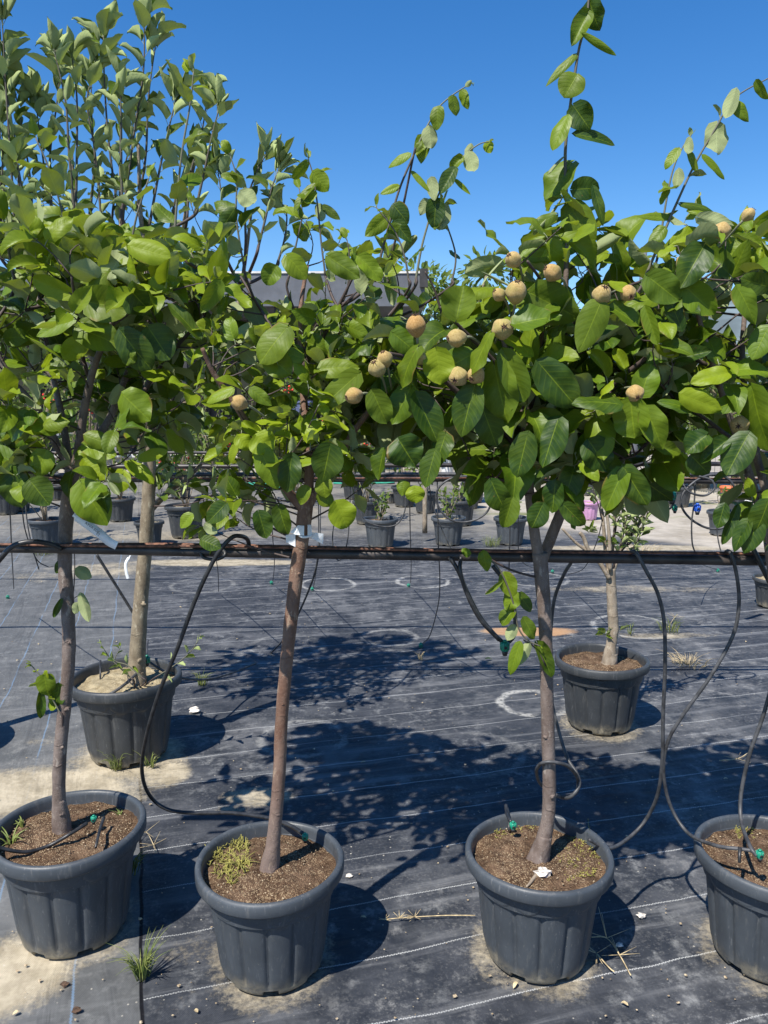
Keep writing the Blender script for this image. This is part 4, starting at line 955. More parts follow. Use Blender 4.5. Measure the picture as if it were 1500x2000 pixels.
# ---- pruned tree, second row right
D6 = P6[1]
b0 = W(1190, 1302, D6)
T = T7 = Tree('pruned_tree', b0, 'short pale trunk cut back hard with bare whips and a few tiny leaf tufts', 'fruit tree', None, 'bark_pale', 'apple', 'apple')
T.limb([(1188, 1308), (1192, 1270), (1198, 1230), (1196, 1190), (1194, 1150), (1192, 1110)], .040, .024, D6, 16, .10, 22, 10, mid=[.026, .026, .024])
T.limb([(1184, 1312), (1190, 1295), (1194, 1275)], .046, .028, D6, 14, .12)
for pts, r0, r1 in [([(1190, 1130), (1172, 1100), (1150, 1075), (1140, 1050), (1132, 1040)], .012, .009), ([(1150, 1078), (1125, 1060), (1098, 1032)], .008, .006), ([(1190, 1120), (1183, 1080), (1178, 1020), (1172, 970), (1165, 920)], .011, .005),
      ([(1192, 1115), (1190, 1050), (1184, 990), (1176, 930), (1172, 900)], .010, .004), ([(1196, 1120), (1208, 1085), (1225, 1050), (1250, 1020), (1268, 970), (1290, 920), (1310, 870)], .013, .004), ([(1225, 1050), (1216, 1000), (1220, 950)], .008, .004),
      ([(1255, 1010), (1285, 960), (1308, 910), (1312, 890)], .006, .003), ([(1194, 1100), (1200, 1030), (1196, 960)], .008, .004)]:
    T.limb(pts, r0, r1, D6+random.uniform(-.03, .03), 8)
for pts in [((1222, 1060), (1245, 1030), (1232, 1000), (1222, 970)), ((1232, 1050), (1245, 1000), (1240, 970), (1235, 955)), ((1200, 1040), (1205, 1000), (1215, 970), (1222, 960)), ((1250, 1040), (1246, 1060), (1240, 1070)), ((1205, 1020), (1212, 1005), (1206, 990))]:
    T.shoot(list(pts), D6, .003, .0015, (16, 26), 4, tipyoung=.15)
for pts in [((1235, 1075), (1250, 1045), (1262, 1010), (1270, 975)), ((1215, 1060), (1222, 1020), (1230, 985), (1238, 960)), ((1170, 990), (1160, 960), (1158, 940)), ((1205, 1090), (1215, 1050), (1225, 1035))]:
    T.shoot(list(pts), D6-.03, .003, .0015, (16, 26), 4, tipyoung=.1)
for c in [(1150, 1040), (1182, 1062), (1312, 905), (1300, 915), (1182, 1240), (1206, 1235)]:
    p = W(c[0], c[1], D6)
    for k in range(7): auto_leaf(T.lb, T.tw, p, np.array([random.uniform(-1, 1), -.3, random.uniform(-.1, 1)]), SZ(random.uniform(14, 24), p), 'apple', .5)
T.finish()
# ------------------------------------------------------------------ pipes and hoses
def pipe(label, pts, r, extra=(), mat='pipe', group=None):
    P = PT(pts); root = empty('irrigation_pipe', P[0], label, 'pipe', group)
    b = Buf(); tube(b, P, r, 12, 10, .05); b.build('tube', M[mat], root, loc=P[0])
    for (pp, rr, nm, mt) in extra:
        b = Buf(); tube(b, PT(pp), rr, 8, 10, .1); b.build(nm, M[mt], root, loc=P[0])
    return root
Z1 = 2.16
gP = 'irrigation pipes strung across the rows'
pipe('thick black lower pipe crossing the whole picture with rusty wire bound along it', [(-120, 1069, Z1), (150, 1072, Z1), (400, 1078, Z1), (700, 1083, Z1), (950, 1087, Z1), (1200, 1091, Z1), (1400, 1094, Z1), (1650, 1098, Z1)], .0145,
     [([(-120, 1062, Z1-.012), (200, 1066, Z1-.02), (480, 1068, Z1-.016), (700, 1072, Z1-.012), (900, 1076, Z1-.014), (1150, 1079, Z1-.012), (1400, 1081, Z1), (1650, 1083, Z1)], .0038, 'rusty_wire', 'rust'),
      ([(-120, 1066, Z1+.02), (300, 1064, Z1+.02), (620, 1070, Z1+.02), (1000, 1077, Z1+.02), (1650, 1084, Z1+.02)], .006, 'wire_sleeve', 'rust')], group=gP)
Z2 = 3.85
pipe('paired black far pipe running just behind the crowns with hose loops on it', [(-200, 938, Z2), (200, 937, Z2), (600, 937, Z2), (900, 936, Z2), (1200, 939, Z2), (1700, 941, Z2)], .013,
     [([(-200, 929, Z2+.03), (300, 927, Z2+.03), (700, 927, Z2+.03), (1000, 926, Z2+.03), (1300, 926, Z2+.03), (1700, 928, Z2+.03)], .011, 'upper_tube', 'hose_grey'),
      ([(-200, 933, Z2-.012), (500, 934, Z2-.012), (1100, 934, Z2-.012), (1700, 935, Z2-.012)], .004, 'rusty_wire', 'rust')], group=gP)
Z3 = 4.75
pipe('thin dark pipe above the paired one, seen right of the forked trunk', [(-300, 912, Z3), (400, 911, Z3), (1100, 907, Z3), (1800, 905, Z3)], .014, group=gP)
Z4 = 6.3
pipe('farthest thin dark pipe, crossing in front of the fence', [(-400, 884, Z4), (400, 884, Z4), (1100, 882, Z4), (1900, 882, Z4)], .012, group=gP)
def hose(label, pts, rpx, mat='black', emit=None, D=None, ecol='green', clip=None):
    P = PT(pts, D); r = rpx
    root = empty('drip_hose', P[0], label, 'hose', 'black irrigation hoses')
    b = Buf(); tube(b, P, r, 9, 9); b.build('tube', M[mat], root, loc=P[0])
    if emit is not None:
        for (ex, ey, eD, s_) in emit:
            c = W(ex, ey, eD); b = Buf()
            tube(b, [c-np.array([0, 0, s_*.95]), c-np.array([0, 0, s_*.6]), c+np.array([0, 0, s_*.7]), c+np.array([0, 0, s_*.8])], [s_*.8, s_*.86, s_*.86, s_*.6], 14, 2)
            for k in range(10):
                a = k*.628; o = np.array([math.cos(a), math.sin(a), 0])
                tube(b, [c+o*s_*.86-np.array([0, 0, s_*.7]), c+o*s_*.9+np.array([0, 0, s_*.7])], s_*.12, 4, 1)
            tube(b, [c+np.array([0, 0, s_*.9]), c+np.array([0, 0, s_*1.3])], [s_*.5, s_*.35], 10, 1)
            b.build('emitter', M[ecol], root, loc=P[0])
            b = Buf(); tube(b, [c-np.array([0, s_*.2, s_*1.9]), c-np.array([0, s_*.2, s_*.9])], [s_*.45, s_*.7], 10, 2)
            blob(b, c+np.array([0, -s_*.92, -s_*.1]), s_*.34, 10, 6, 0, (1, .35, 1)); b.build('nozzle', M['black'], root, loc=P[0])
    return root
rh = .0062
hose('thick hose arching over the lower pipe at the left edge', [(-30, 1130, 2.1), (0, 1092, 2.08), (25, 1067, 2.08), (60, 1058, 2.09), (95, 1062, 2.12), (120, 1072, 2.14)], .0075)
hose('long hose hooked over the lower pipe and sweeping down into the mossy pot', [(487, 1078, 2.17), (484, 1055, 2.14), (470, 1047, 2.1), (450, 1052, 2.08), (420, 1090, 2.07), (382, 1170, 2.08), (347, 1265, 2.10), (312, 1350, 2.15), (288, 1430, 2.2), (277, 1500, 2.3), (290, 1550, 2.4), (325, 1580, 2.42), (380, 1588, 2.40), (450, 1588, 2.34), (520, 1597, 2.26), (565, 1612, 2.18), (592, 1628, 2.12)], rh,
     emit=[(596, 1634, 2.11, .0095)])
hose('short loop of hose wrapped under the lower pipe near the middle trunk', [(392, 1080, 2.15), (400, 1090, 2.14), (425, 1092, 2.13), (440, 1082, 2.13), (430, 1070, 2.15)], .005)
hose('doubled thick hose hanging left of the forked trunk with a dark green coupling', [(878, 1088, 2.13), (895, 1115, 2.12), (912, 1155, 2.12), (935, 1200, 2.12), (962, 1235, 2.12), (986, 1258, 2.12)], .0062, emit=[(986, 1262, 2.11, .014)])
hose('thick hose rising from the dark green coupling back towards the lower pipe', [(990, 1258, 2.13), (1004, 1240, 2.15), (1006, 1205, 2.16), (1000, 1170, 2.17), (985, 1135, 2.17), (962, 1105, 2.17)], .0062)
hose('second strand beside the doubled hose, hanging straight then joining it', [(900, 1088, 2.13), (899, 1115, 2.11), (912, 1160, 2.11), (938, 1210, 2.11), (975, 1250, 2.11)], .0058)
hose('hose arching down behind the forked trunk and coiled round it low down', [(1118, 1095, 2.17), (1100, 1125, 2.2), (1083, 1170, 2.22), (1076, 1230, 2.22), (1074, 1300, 2.22), (1078, 1370, 2.22), (1092, 1430, 2.2), (1108, 1480, 2.16), (1126, 1510, 2.12), (1131, 1535, 2.1), (1110, 1558, 2.1), (1080, 1550, 2.2), (1055, 1530, 2.2), (1048, 1505, 2.1), (1060, 1490, 2.05), (1085, 1489, 2.04), (1110, 1497, 2.05), (1128, 1520, 2.1), (1125, 1548, 2.12), (1095, 1556, 2.12)], .0052, mat='hose_grey')
hose('black hose hooked over the lower pipe and curving down into the stone topped pot', [(1233, 1098, 2.18), (1232, 1080, 2.16), (1242, 1080, 2.13), (1262, 1115, 2.12), (1285, 1160, 2.12), (1297, 1215, 2.12), (1299, 1300, 2.12), (1295, 1400, 2.14), (1294, 1480, 2.16), (1285, 1550, 2.2), (1262, 1600, 2.25), (1230, 1635, 2.22), (1190, 1657, 2.13), (1150, 1640, 2.1)], .0055, mat='hose_grey')
hose('grey hose hooked at the right, swinging left then back into the right edge pot', [(1422, 1095, 2.18), (1418, 1078, 2.16), (1428, 1082, 2.13), (1440, 1130, 2.12), (1443, 1185, 2.12), (1430, 1245, 2.12), (1385, 1325, 2.12), (1335, 1395, 2.13), (1304, 1450, 2.15), (1296, 1510, 2.17), (1310, 1575, 2.18), (1345, 1628, 2.12), (1400, 1652, 2.0), (1445, 1658, 1.96), (1474, 1662, 1.94)], .0052, mat='hose_grey', emit=[(1484, 1668, 1.93, .0105)])
hose('hose dropping from the right edge onto the soil of the right edge pot', [(1510, 1330, 2.1), (1490, 1400, 2.1), (1465, 1470, 2.1), (1449, 1540, 2.1), (1446, 1585, 2.08), (1452, 1620, 2.03), (1466, 1655, 1.95), (1478, 1672, 1.93)], .0055, mat='hose_grey')
hose('short thick hose slanting off the lower pipe at the right edge', [(1470, 1070, 2.14), (1485, 1100, 2.13), (1515, 1160, 2.12)], .0075)
hose('hose lying across the soil of the left edge pot to a green emitter', [(-40, 1640, 2.0), (0, 1656, 2.03), (50, 1664, 2.06), (95, 1652, 2.10), (135, 1630, 2.12), (170, 1608, 2.17)], .0055, emit=[(183, 1599, 2.19, .009)])
hose('short hose stub on a stake with a green emitter in the stone topped pot', [(988, 1572, 2.28), (990, 1590, 2.24), (998, 1605, 2.19)], .005, emit=[(1002, 1612, 2.17, .0105)])
hose('loop of hose slung round the rim of the sand filled pot', [(288, 1250, 3.6), (283, 1290, 3.45), (262, 1320, 3.32), (225, 1350, 3.22), (185, 1366, 3.2), (150, 1367, 3.25), (138, 1358, 3.35)], .0065, mat='hose_grey')
hose('hose leaving the sand filled pot over the mat to the right', [(285, 1288, 3.5), (310, 1305, 3.46), (345, 1322, 3.5), (400, 1327, 3.7), (450, 1315, 3.95), (500, 1295, 4.2)], .006, mat='hose_grey', emit=[(287, 1288, 3.45, .016)])
hose('taut doubled hose slanting down to the tan trunk', [(188, 1082, 3.3), (215, 1125, 3.34), (240, 1165, 3.38), (263, 1202, 3.4)], .0065, mat='hose_grey')
hose('big round coil of hose hanging on the paired far pipe', [(905+53*math.cos(a)+2*math.sin(3*a), 975+45*math.sin(a), 3.78+.004*a) for a in np.linspace(-1.8, 11.2, 34)], .0052, mat='hose_grey')
hose('large loose coil hanging on the far pipe at right', [(1385+55*math.cos(a), 980+52*math.sin(a)+6*math.sin(2*a), 3.80+.01*a) for a in np.linspace(-2.4, 4.0, 20)], .006, mat='hose_grey', emit=[(1312, 968, 3.8, .022)])
hose('flat loop of hose over the far pipe at right', [(1330, 938, 3.78), (1345, 960, 3.75), (1375, 968, 3.75), (1395, 955, 3.75), (1390, 938, 3.76), (1365, 930, 3.78)], .0055, mat='hose_grey')
hose('hose loop with a blue emitter under the far pipe at right', [(1358, 938, 3.8), (1356, 980, 3.8), (1351, 1020, 3.8), (1352, 1060, 3.82), (1358, 1080, 3.85)], .004, mat='hose_grey', emit=[(1362, 992, 3.79, .018)], ecol='blue')
hose('hose loop beside the white post hanging with a green emitter', [(1270, 940, 3.8), (1278, 975, 3.8), (1292, 996, 3.8), (1312, 990, 3.8), (1322, 960, 3.8), (1326, 940, 3.8)], .005, mat='hose_grey', emit=[(1318, 992, 3.8, .014)])
hose('dark hose hump over the far pipe left of the middle trunk', [(372, 1048, 3.7), (370, 1020, 3.7), (378, 985, 3.7), (405, 968, 3.7), (435, 975, 3.7), (455, 1000, 3.7), (462, 1028, 3.7)], .008)
drips = [('thin drip line falling at the far left to a green end', [(15, 940, 3.9), (20, 1010, 3.95), (23, 1080, 4.2), (27, 1150, 5.5)], (15, 1166)),
    ('thin drip line hanging left of the leftmost trunk', [(48, 940, 3.9), (52, 1010, 3.9), (62, 1065, 3.9), (76, 1112, 3.95)], None),
    ('thin drip line with a hooked end touching the leftmost trunk', [(42, 958, 3.9), (48, 1030, 4.0), (70, 1090, 4.2), (92, 1106, 4.3), (104, 1106, 4.3)], None),
    ('thin drip line ending on the mat left of the middle trunk', [(390, 940, 3.9), (410, 1040, 4.6), (425, 1110, 5.5), (427, 1155, 6.3)], None),
    ('thin drip line dropping just left of the white tags', [(527, 938, 3.9), (532, 1040, 4.5), (536, 1100, 5.8), (533, 1135, 6.6)], (530, 1138)),
    ('thin drip line right of the middle trunk with a green end', [(622, 938, 3.9), (622, 1060, 4.6), (617, 1120, 5.6), (612, 1148, 6.4)], (610, 1150)),
    ('thick thin-walled line slanting behind the middle trunk to the mat', [(625, 938, 3.85), (622, 1080, 3.7), (600, 1160, 3.9), (560, 1240, 4.4), (525, 1280, 4.9)], None),
    ('slack loop of thin line left of the yellowing shrub pot', [(684, 938, 3.85), (683, 1000, 3.85), (678, 1060, 3.85), (664, 1094, 3.85), (652, 1080, 3.85), (650, 1040, 3.85), (658, 1000, 3.85)], None),
    ('thin line falling to a green end by the third salt ring', [(800, 938, 3.9), (801, 1030, 4.5), (803, 1100, 5.7), (802, 1138, 6.5)], (798, 1143)),
    ('long thin line falling from the coil down to the mat centre', [(854, 938, 3.85), (856, 1060, 3.9), (859, 1130, 4.1), (856, 1180, 4.4), (840, 1240, 4.8), (824, 1258, 4.95)], (822, 1260)),
    ('thin line falling straight right of the coil', [(996, 938, 3.9), (996, 1030, 3.9), (994, 1115, 4.0)], None),
    ('thin line curling near the forked trunk to a green end', [(1012, 1000, 5.0), (1016, 1090, 5.8), (1050, 1112, 6.4), (1078, 1118, 6.7)], (1079, 1116)),
    ('thin line drooping past the pruned tree whips', [(1180, 1000, 4.5), (1165, 1060, 4.8), (1140, 1110, 5.6), (1110, 1122, 6.4)], None),
    ('thin line hanging right of the lone pot on the gravel edge', [(1398, 1000, 3.8), (1402, 1050, 3.8), (1410, 1085, 3.8)], None),
    ('thin line with a crooked end on the mat at right', [(1355, 1090, 5.8), (1375, 1104, 6.4), (1402, 1113, 6.8)], (1402, 1114)),
    ('thin line looping over the yellowing shrub pot', [(720, 940, 3.85), (705, 985, 3.85), (712, 1015, 3.85), (745, 1028, 3.85), (775, 1024, 3.85), (790, 1000, 3.85), (792, 970, 3.85)], None),
    ('thin line drooping in front of the bare stake pot', [(836, 940, 3.9), (850, 1000, 3.9), (875, 1060, 3.9), (890, 1085, 3.9)], None)]
for lb, pts, e in drips:
    hose(lb, pts, .0032 if 'thick' not in lb else .0055, mat='hose_grey', emit=None if e is None else [(e[0], e[1], G(e[0], e[1], .015)[1], .014)])
# stakes in the pots
def stake(label, pts, r=.003):
    P = PT(pts); b = Buf(); tube(b, P, [r*1.3, r], 6, 2); o = b.build('stake', M['black'], None, loc=P[0]); tag(o, label, 'stake', 'black plastic stakes')
stake('black stake leaning in the soil of the left edge pot', [(203, 1597, 2.2), (195, 1620, 2.14), (187, 1655, 2.05)], .004)
stake('short black stake carrying the hose in the right edge pot', [(1445, 1655, 1.955), (1444, 1685, 1.93)], .004)
stake('black stake behind the emitter in the stone topped pot', [(990, 1578, 2.27), (994, 1600, 2.24), (994, 1622, 2.21)], .004)
stake('thin black stake in the sand filled pot', [(196, 1290, 3.5), (196, 1330, 3.42)], .004)
# ------------------------------------------------------------------ small things in pots and on the mat
def grass(label, c, n, hgt, spread, mat='grass', group='grass tufts on the mat', name='grass_tuft', lean=.8, wd=.0018):
    b = Buf()
    for k in range(n):
        a = random.uniform(0, 6.28); o = np.array([math.cos(a), math.sin(a), 0]); h = hgt*random.uniform(.5, 1.1)
        p0 = np.array(c)+o*spread*random.uniform(0, .35)
        ln = random.uniform(.2, lean)
        p1 = p0+o*h*ln*.35+np.array([0, 0, h*.6]); p2 = p0+o*h*ln+np.array([0, 0, h*random.uniform(.6, 1.0)])
        tube(b, [p0, p1, p2], [wd, wd*.8, wd*.15], 3, 4)
    o = b.build(name, M[mat], None, loc=c); tag(o, label, 'grass', group); return o
g = G(278, 1912); grass('green grass tuft growing from the seam at the lower left', (g[0], g[1], .004), 60, .12, .05)
g = G(228, 1505); grass('small grass tuft against the foot of the sand filled pot', (g[0], g[1], .004), 38, .12, .06)
g = G(295, 1500); grass('smaller grass blades at the right foot of the sand filled pot', (g[0], g[1], .004), 18, .09, .05)
g = G(262, 1715); grass('dark shaded grass between the two left front pots', (g[0]-.02, g[1]+.02, .004), 50, .10, .08)
g = G(395, 1340); grass('tuft of dry grass right of the sand filled pot', (g[0], g[1], .004), 30, .10, .07)
g = G(1308, 1235); grass('sparse grass on the seam behind the pruned tree', (g[0], g[1], .004), 40, .12, .22)
g = G(1345, 1300); grass('pale dry straw heap on the mat at right', (g[0], g[1], .004), 80, .07, .28, 'dry', lean=2.2)
g = G(1230, 1240); grass('little green weed left of the seam grass', (g[0], g[1], .004), 16, .10, .06)
g = G(820, 1290); grass('tiny dry tuft at the middle of the mat', (g[0], g[1], .004), 14, .07, .05, 'dry')
g = G(1255, 1410 - 330); grass('pale dry clump on the gravel edge', (g[0], g[1], .004), 60, .12, .5, 'dry', lean=2)
g = G(958, 1068); grass('yellow green clump at the foot of the pot left of the fork', (g[0], g[1], .004), 60, .14, .3)
g = G(90, 1083); grass('low green clump at the foot of the dry stalk pot', (g[0], g[1], .004), 70, .13, .35)
def seedhead(label, pts, heads, r=.0016):
    P = PT(pts) if len(pts[0]) == 3 else np.array([G(p[0], p[1], .012) for p in pts]); b = Buf()
    tube(b, P, r, 5, 5)
    for (i, n_, l) in heads:
        for k in range(n_):
            d = rng.normal(0, 1, 3); d[2] = abs(d[2])*.4; d = nrm(d); tube(b, [P[i], P[i]+d*l], [r*.7, r*.3], 4, 1)
    o = b.build('dry_stalk', M['dry'], None, loc=P[0]); tag(o, label, 'dry stalk', 'dry stalks on the mat')
seedhead('straight dry stalk with a feathery head touching the stone topped pot', [(928, 1788), (870, 1788), (810, 1791), (780, 1793), (752, 1796)], [(2, 10, .03), (3, 8, .025), (4, 6, .02)])
seedhead('tangled bent dry stalk at the right foot of the stone topped pot', [(1155, 1830), (1185, 1832), (1210, 1865), (1232, 1905)], [(1, 5, .09), (2, 5, .06)], .002)
seedhead('pale dry twig hooked over the mat near the lower right shade', [(1165, 1862), (1190, 1890), (1200, 1898)], [(0, 6, .05)], .002)
seedhead('dry stalk lying right of the left edge pot', [(268, 1640), (285, 1625), (300, 1650), (305, 1665)], [(1, 6, .06), (2, 5, .05)], .0015)
seedhead('thin dry twig standing by the pruned tree', [(1305, 1225), (1318, 1205), (1325, 1200)], [(1, 4, .07)], .002)
seedhead('dark twig in the shade at right', [(1405, 1485), (1440, 1482), (1462, 1470)], [(1, 4, .06)], .002)
b = Buf(); c = G(1062, 1703, P3[3]*.90+.012); blob(b, c, .017, 12, 9, .9, (1.3, .9, .8), 3); o = b.build('stone', M['stone'], None, loc=c, smooth=False); tag(o, 'white stone at the foot of the crooked trunk', 'stone')
b = Buf(); P = np.array([G(p[0], p[1], P3[3]*.88+.01) for p in [(1048, 1708), (1035, 1725), (1028, 1732)]]); tube(b, P, [.006, .003], 7, 4, .3); o = b.build('root_stub', M['bark_pale'], None, loc=P[0]); tag(o, 'pale root stub sticking out beside the white stone', 'root')
def moss(label, poly, z, n, hmax, mat='grass', seed=0, pc=None):
    b = Buf(); xs = [p[0] for p in poly]; ys = [p[1] for p in poly]; k = 0; c0 = G(sum(xs)/len(xs), sum(ys)/len(ys), z)
    while k < n:
        x = random.uniform(min(xs), max(xs)); y = random.uniform(min(ys), max(ys))
        if not inpoly(x, y, poly): continue
        p = G(x, y, z); k += 1
        for j in range(3):
            d = nrm(rng.normal(0, 1, 3)+np.array([0, 0, .7])); l = hmax*random.uniform(.4, 1); tube(b, [p, p+d*l], [.0016, .0007], 3, 1)
    o = b.build('weeds', M[mat], None, loc=c0); tag(o, label, 'weeds', None, 'stuff')
mossm = simple('moss_dry', (.26, .24, .06), .9, .3, 40, .3); M['moss'] = mossm
moss('yellow green mossy weeds on the left side of the soil under the red brown trunk', [(405, 1660), (440, 1630), (490, 1640), (490, 1700), (450, 1730), (410, 1700)], P2[3]*.88+.008, 190, .022, 'moss')
moss('fine yellowish moss on the right of the stone topped pot', [(1095, 1635), (1140, 1635), (1175, 1680), (1160, 1710), (1110, 1720), (1090, 1680)], P3[3]*.88+.006, 260, .007, 'moss')
moss('fine moss along the back of the stone topped pot', [(960, 1610), (1050, 1600), (1050, 1618), (970, 1640)], P3[3]*.88+.004, 100, .006, 'moss')
moss('little green weeds in the right edge pot', [(1435, 1610), (1480, 1612), (1470, 1640), (1440, 1640)], P4[3]*.88+.004, 40, .012, 'moss')
c = G(22, 1645, P1[3]*.9); grass('small bright weed at the left side of the left edge pot', (c[0], c[1], c[2]-.01), 12, .05, .02, 'grass', 'weeds growing in pots', 'weed', 1.4, .0035)
c = G(45, 1612, P1[3]*.9); grass('second small weed at the back of the left edge pot', (c[0], c[1], c[2]-.01), 10, .045, .015, 'grass', 'weeds growing in pots', 'weed', 1.4, .003)
c = G(235, 1590, P1[3]*.9); grass('tiny weed sprout at the right of the left edge pot', (c[0], c[1], c[2]-.01), 8, .04, .01, 'grass', 'weeds growing in pots', 'weed', 1.0, .002)
c = G(470, 1690, P2[3]*.9); grass('flattened dry weed in the mossy pot', (c[0], c[1], c[2]-.01), 22, .05, .03, 'moss', 'weeds growing in pots', 'weed', 1.6, .0022)
c = G(1150, 1640, P3[3]*.9); grass('thin grass sprig at the back of the stone topped pot', (c[0], c[1], c[2]-.01), 8, .07, .01, 'grass', 'weeds growing in pots', 'weed', .5, .0013)
# chips in the soil, wood crumbs, and grit on the mat
def crumbs(label, P, n, mat):
    b = Buf()
    for k in range(n):
        a = random.uniform(0, 6.28); r = P[2]*.44*math.sqrt(random.random()); s_ = random.uniform(.0008, .0024)
        blob(b, (P[0]+r*math.cos(a), P[1]+r*math.sin(a), P[3]*.87+.012*(1-(r/(P[2]*.455))**2)+.004+random.uniform(-.003, .004)), s_, 5, 3, .6, (1.4, 1, .7), k)
    o = b.build('soil_crumbs', M[mat], None, smooth=False, loc=(P[0], P[1], P[3]*.87)); tag(o, label, 'soil', None, 'stuff')
M['crumb'] = simple('crumb', (.34, .24, .14), .95, .4, 90, .4, col2=(.52, .42, .28))
M['crumb2'] = simple('crumb_dark', (.07, .04, .024), .95, .4, 90, .4)
for P, nm in ((P1, 'left edge pot'), (P2, 'mossy pot'), (P3, 'stone topped pot'), (P4, 'right edge pot')):
    crumbs('pale bark crumbs scattered on the soil of the '+nm, P, 230, 'crumb'); crumbs('dark soil clods in the '+nm, P, 160, 'crumb2')
crumbs('pale pebbles on the soil round the pruned trunk', P6, 90, 'crumb')
b = Buf()
for k in range(600):
    y = 1.7+random.random()**1.5*6; x = random.uniform(-.55, .55)*(y+.4)*1.1; s_ = random.choice([.0015, .002, .0025, .004])*random.uniform(.7, 1.3)
    blob(b, (x, y, .004+s_*.3), s_, 5, 3, .7, (1.3, 1, .6), k)
o = b.build('grit', M['crumb'], None, smooth=False); tag(o, 'pale grit scattered over the weed mat', 'grit', None, 'stuff')
for (px, py, s_, lb) in [(378, 1387, .022, 'pale stone on the mat right of the sand filled pot'), (1252, 1788, .011, 'small white pebble between the two right front pots'), (150, 1972, .010, 'dark pebble on the mat'), (1210, 1845, .008, 'tan chip by the bent stalk'), (126, 1922, .009, 'dark chip on the blue striped mat'), (682, 1710, .009, 'pale chip right of the mossy pot')]:
    g = G(px, py, s_*.5); b = Buf(); blob(b, g, s_, 9, 6, .8, (1.3, 1, .6), px); o = b.build('stone', M['stone' if 'dark' not in lb else 'crumb2'], None, smooth=False, loc=g); tag(o, lb, 'stone', 'stones on the mat')
for (px, py, lb) in [(948, 1287, 'green fallen leaf on the mat left of the forked trunk'), (1040, 1700, 'brown dry leaf curl on the soil of the stone topped pot')]:
    g = G(px, py, .012 if px < 1000 else P3[3]*.9); b = Buf(); leaf(b, g, (.8, .3, .1), (0, 0, 1), .05, .022, .4, .7); o = b.build('fallen_leaf', M['apple'], None, loc=g); tag(o, lb, 'leaf')
for k in range(26):
    px_, py_ = random.uniform(20, 1480), random.uniform(1180, 1985); g = G(px_, py_, .006); b = Buf()
    leaf(b, g, (random.uniform(-1, 1), random.uniform(-1, 1), .1), (0, 0, 1), random.uniform(.012, .026), .012, .5, .9, nu=5, nvv=1)
    if k == 0: LITTER = Buf()
    LITTER.add(np.concatenate(b.v), b.f)
o = LITTER.build('leaf_litter', M['dry'], None); tag(o, 'tiny dry leaf scraps strewn over the weed mat', 'litter', None, 'stuff')
# plants in the far pots
def sprig(label, x, y, z, h, n, mat='far_leaf', cat='shrub', name='potted_shrub', L=.05, group='young plants in the background pots', stems=4):
    root = empty(name, (x, y, z), label, cat, group); tb = Buf(); lb = Buf(); b0 = np.array([x, y, z])
    for s_ in range(stems):
        top = b0+np.array([random.uniform(-.35, .35)*h, random.uniform(-.3, .3)*h, h*random.uniform(.7, 1)])
        m_ = (b0+top)/2+rng.normal(0, .04*h, 3)
        tube(tb, [b0+rng.normal(0, .01, 3)*np.array([1, 1, 0]), m_, top], [.006, .002], 5, 4)
        Q = catmull([b0, m_, top], 8)
        for k in range(n//stems):
            p = Q[random.randint(4, len(Q)-1)]; d = rng.normal(0, 1, 3)+np.array([0, 0, .4]); l = L*random.uniform(.6, 1.3)
            leaf(lb, p, d, SD+rng.normal(0, .5, 3), l, l*.5, .3, .5, nu=4, nvv=1, yng=random.uniform(0, .6))
    tb.build('stem', M['bark_tan'], root, loc=b0); lb.build('foliage', M[mat], root, loc=b0)
names = ['dry stalks', None, 'leafy sprigs', None, 'bright leafy shoots', None, 'yellowing twiggy growth', 'low green seedling', 'thin sprig', 'sparse shoots', None, 'spiky shoots', 'broad green seedling', None, None, 'short twigs', None, None, 'small bush', 'round bush', 'tiny bush', 'grey green shoots', 'dim shoots']
for (r_, x, y, d, h), nm, f in zip(far_roots, names, FARP):
    if nm: sprig(nm+' in the '+f[4].split(',')[0].replace('grey pot with ', 'pot with ')[:70], x, y, h*.86, (random.uniform(.9, 1.5) if f[0] < 420 or 'shoots' in nm or 'bush' in nm else random.uniform(.3, .5)), (240 if f[0] < 420 or 'shoots' in nm or 'bush' in nm else 60), L=.065, stems=8)
o = None
for i, (px, D, h, lb) in enumerate([(30, 11.5, 2.0, 'slender young tree far left behind the crowns'), (150, 12.5, 2.2, 'young tree seen between the left limbs'), (230, 10.5, 1.9, 'young tree behind the tan trunk'), (350, 13, 2.1, 'young tree left of the middle trunk'), (455, 12, 1.6, 'short young tree above the green cloth'), (690, 13, 2.0, 'young tree right of the middle trunk'), (790, 12, 1.7, 'young tree under the fruit cluster'), (925, 12.5, 1.9, 'spindly young tree left of the forked trunk'), (1150, 13.5, 1.8, 'young tree behind the fork'), (1330, 12, 1.5, 'young tree by the palms'), (1440, 11, 1.6, 'young tree near the right edge')]):
    x = (px-750)/F*D; d = .42; make_pot(x, D, d, .32, 'pot_black', 'soil', 'dark pot of the '+lb, group='nursery pots of the background rows', seed=60+i, detail=False)
    sprig(lb, x, D, .28, h, 330, L=.075, stems=9, cat='young tree', name='young_tree', group='young trees in the background rows')
# stakes in far pots
for (px, D, lb) in [(830, 8.9, 'bare tan stake standing in the pot behind the coil'), (87, 8.7, 'bare tan stem in the dry stalk pot')]:
    b = Buf(); p = W(px, 1000, D); tube(b, [p+np.array([0, 0, -.25]), p+np.array([0, 0, .15]), p+np.array([.01, 0, .5])], .03, 7, 3, .1); o = b.build('wooden_stake', M['bark_pale'], None, loc=p); tag(o, lb, 'stake')
# ------------------------------------------------------------------ background
gz = 0
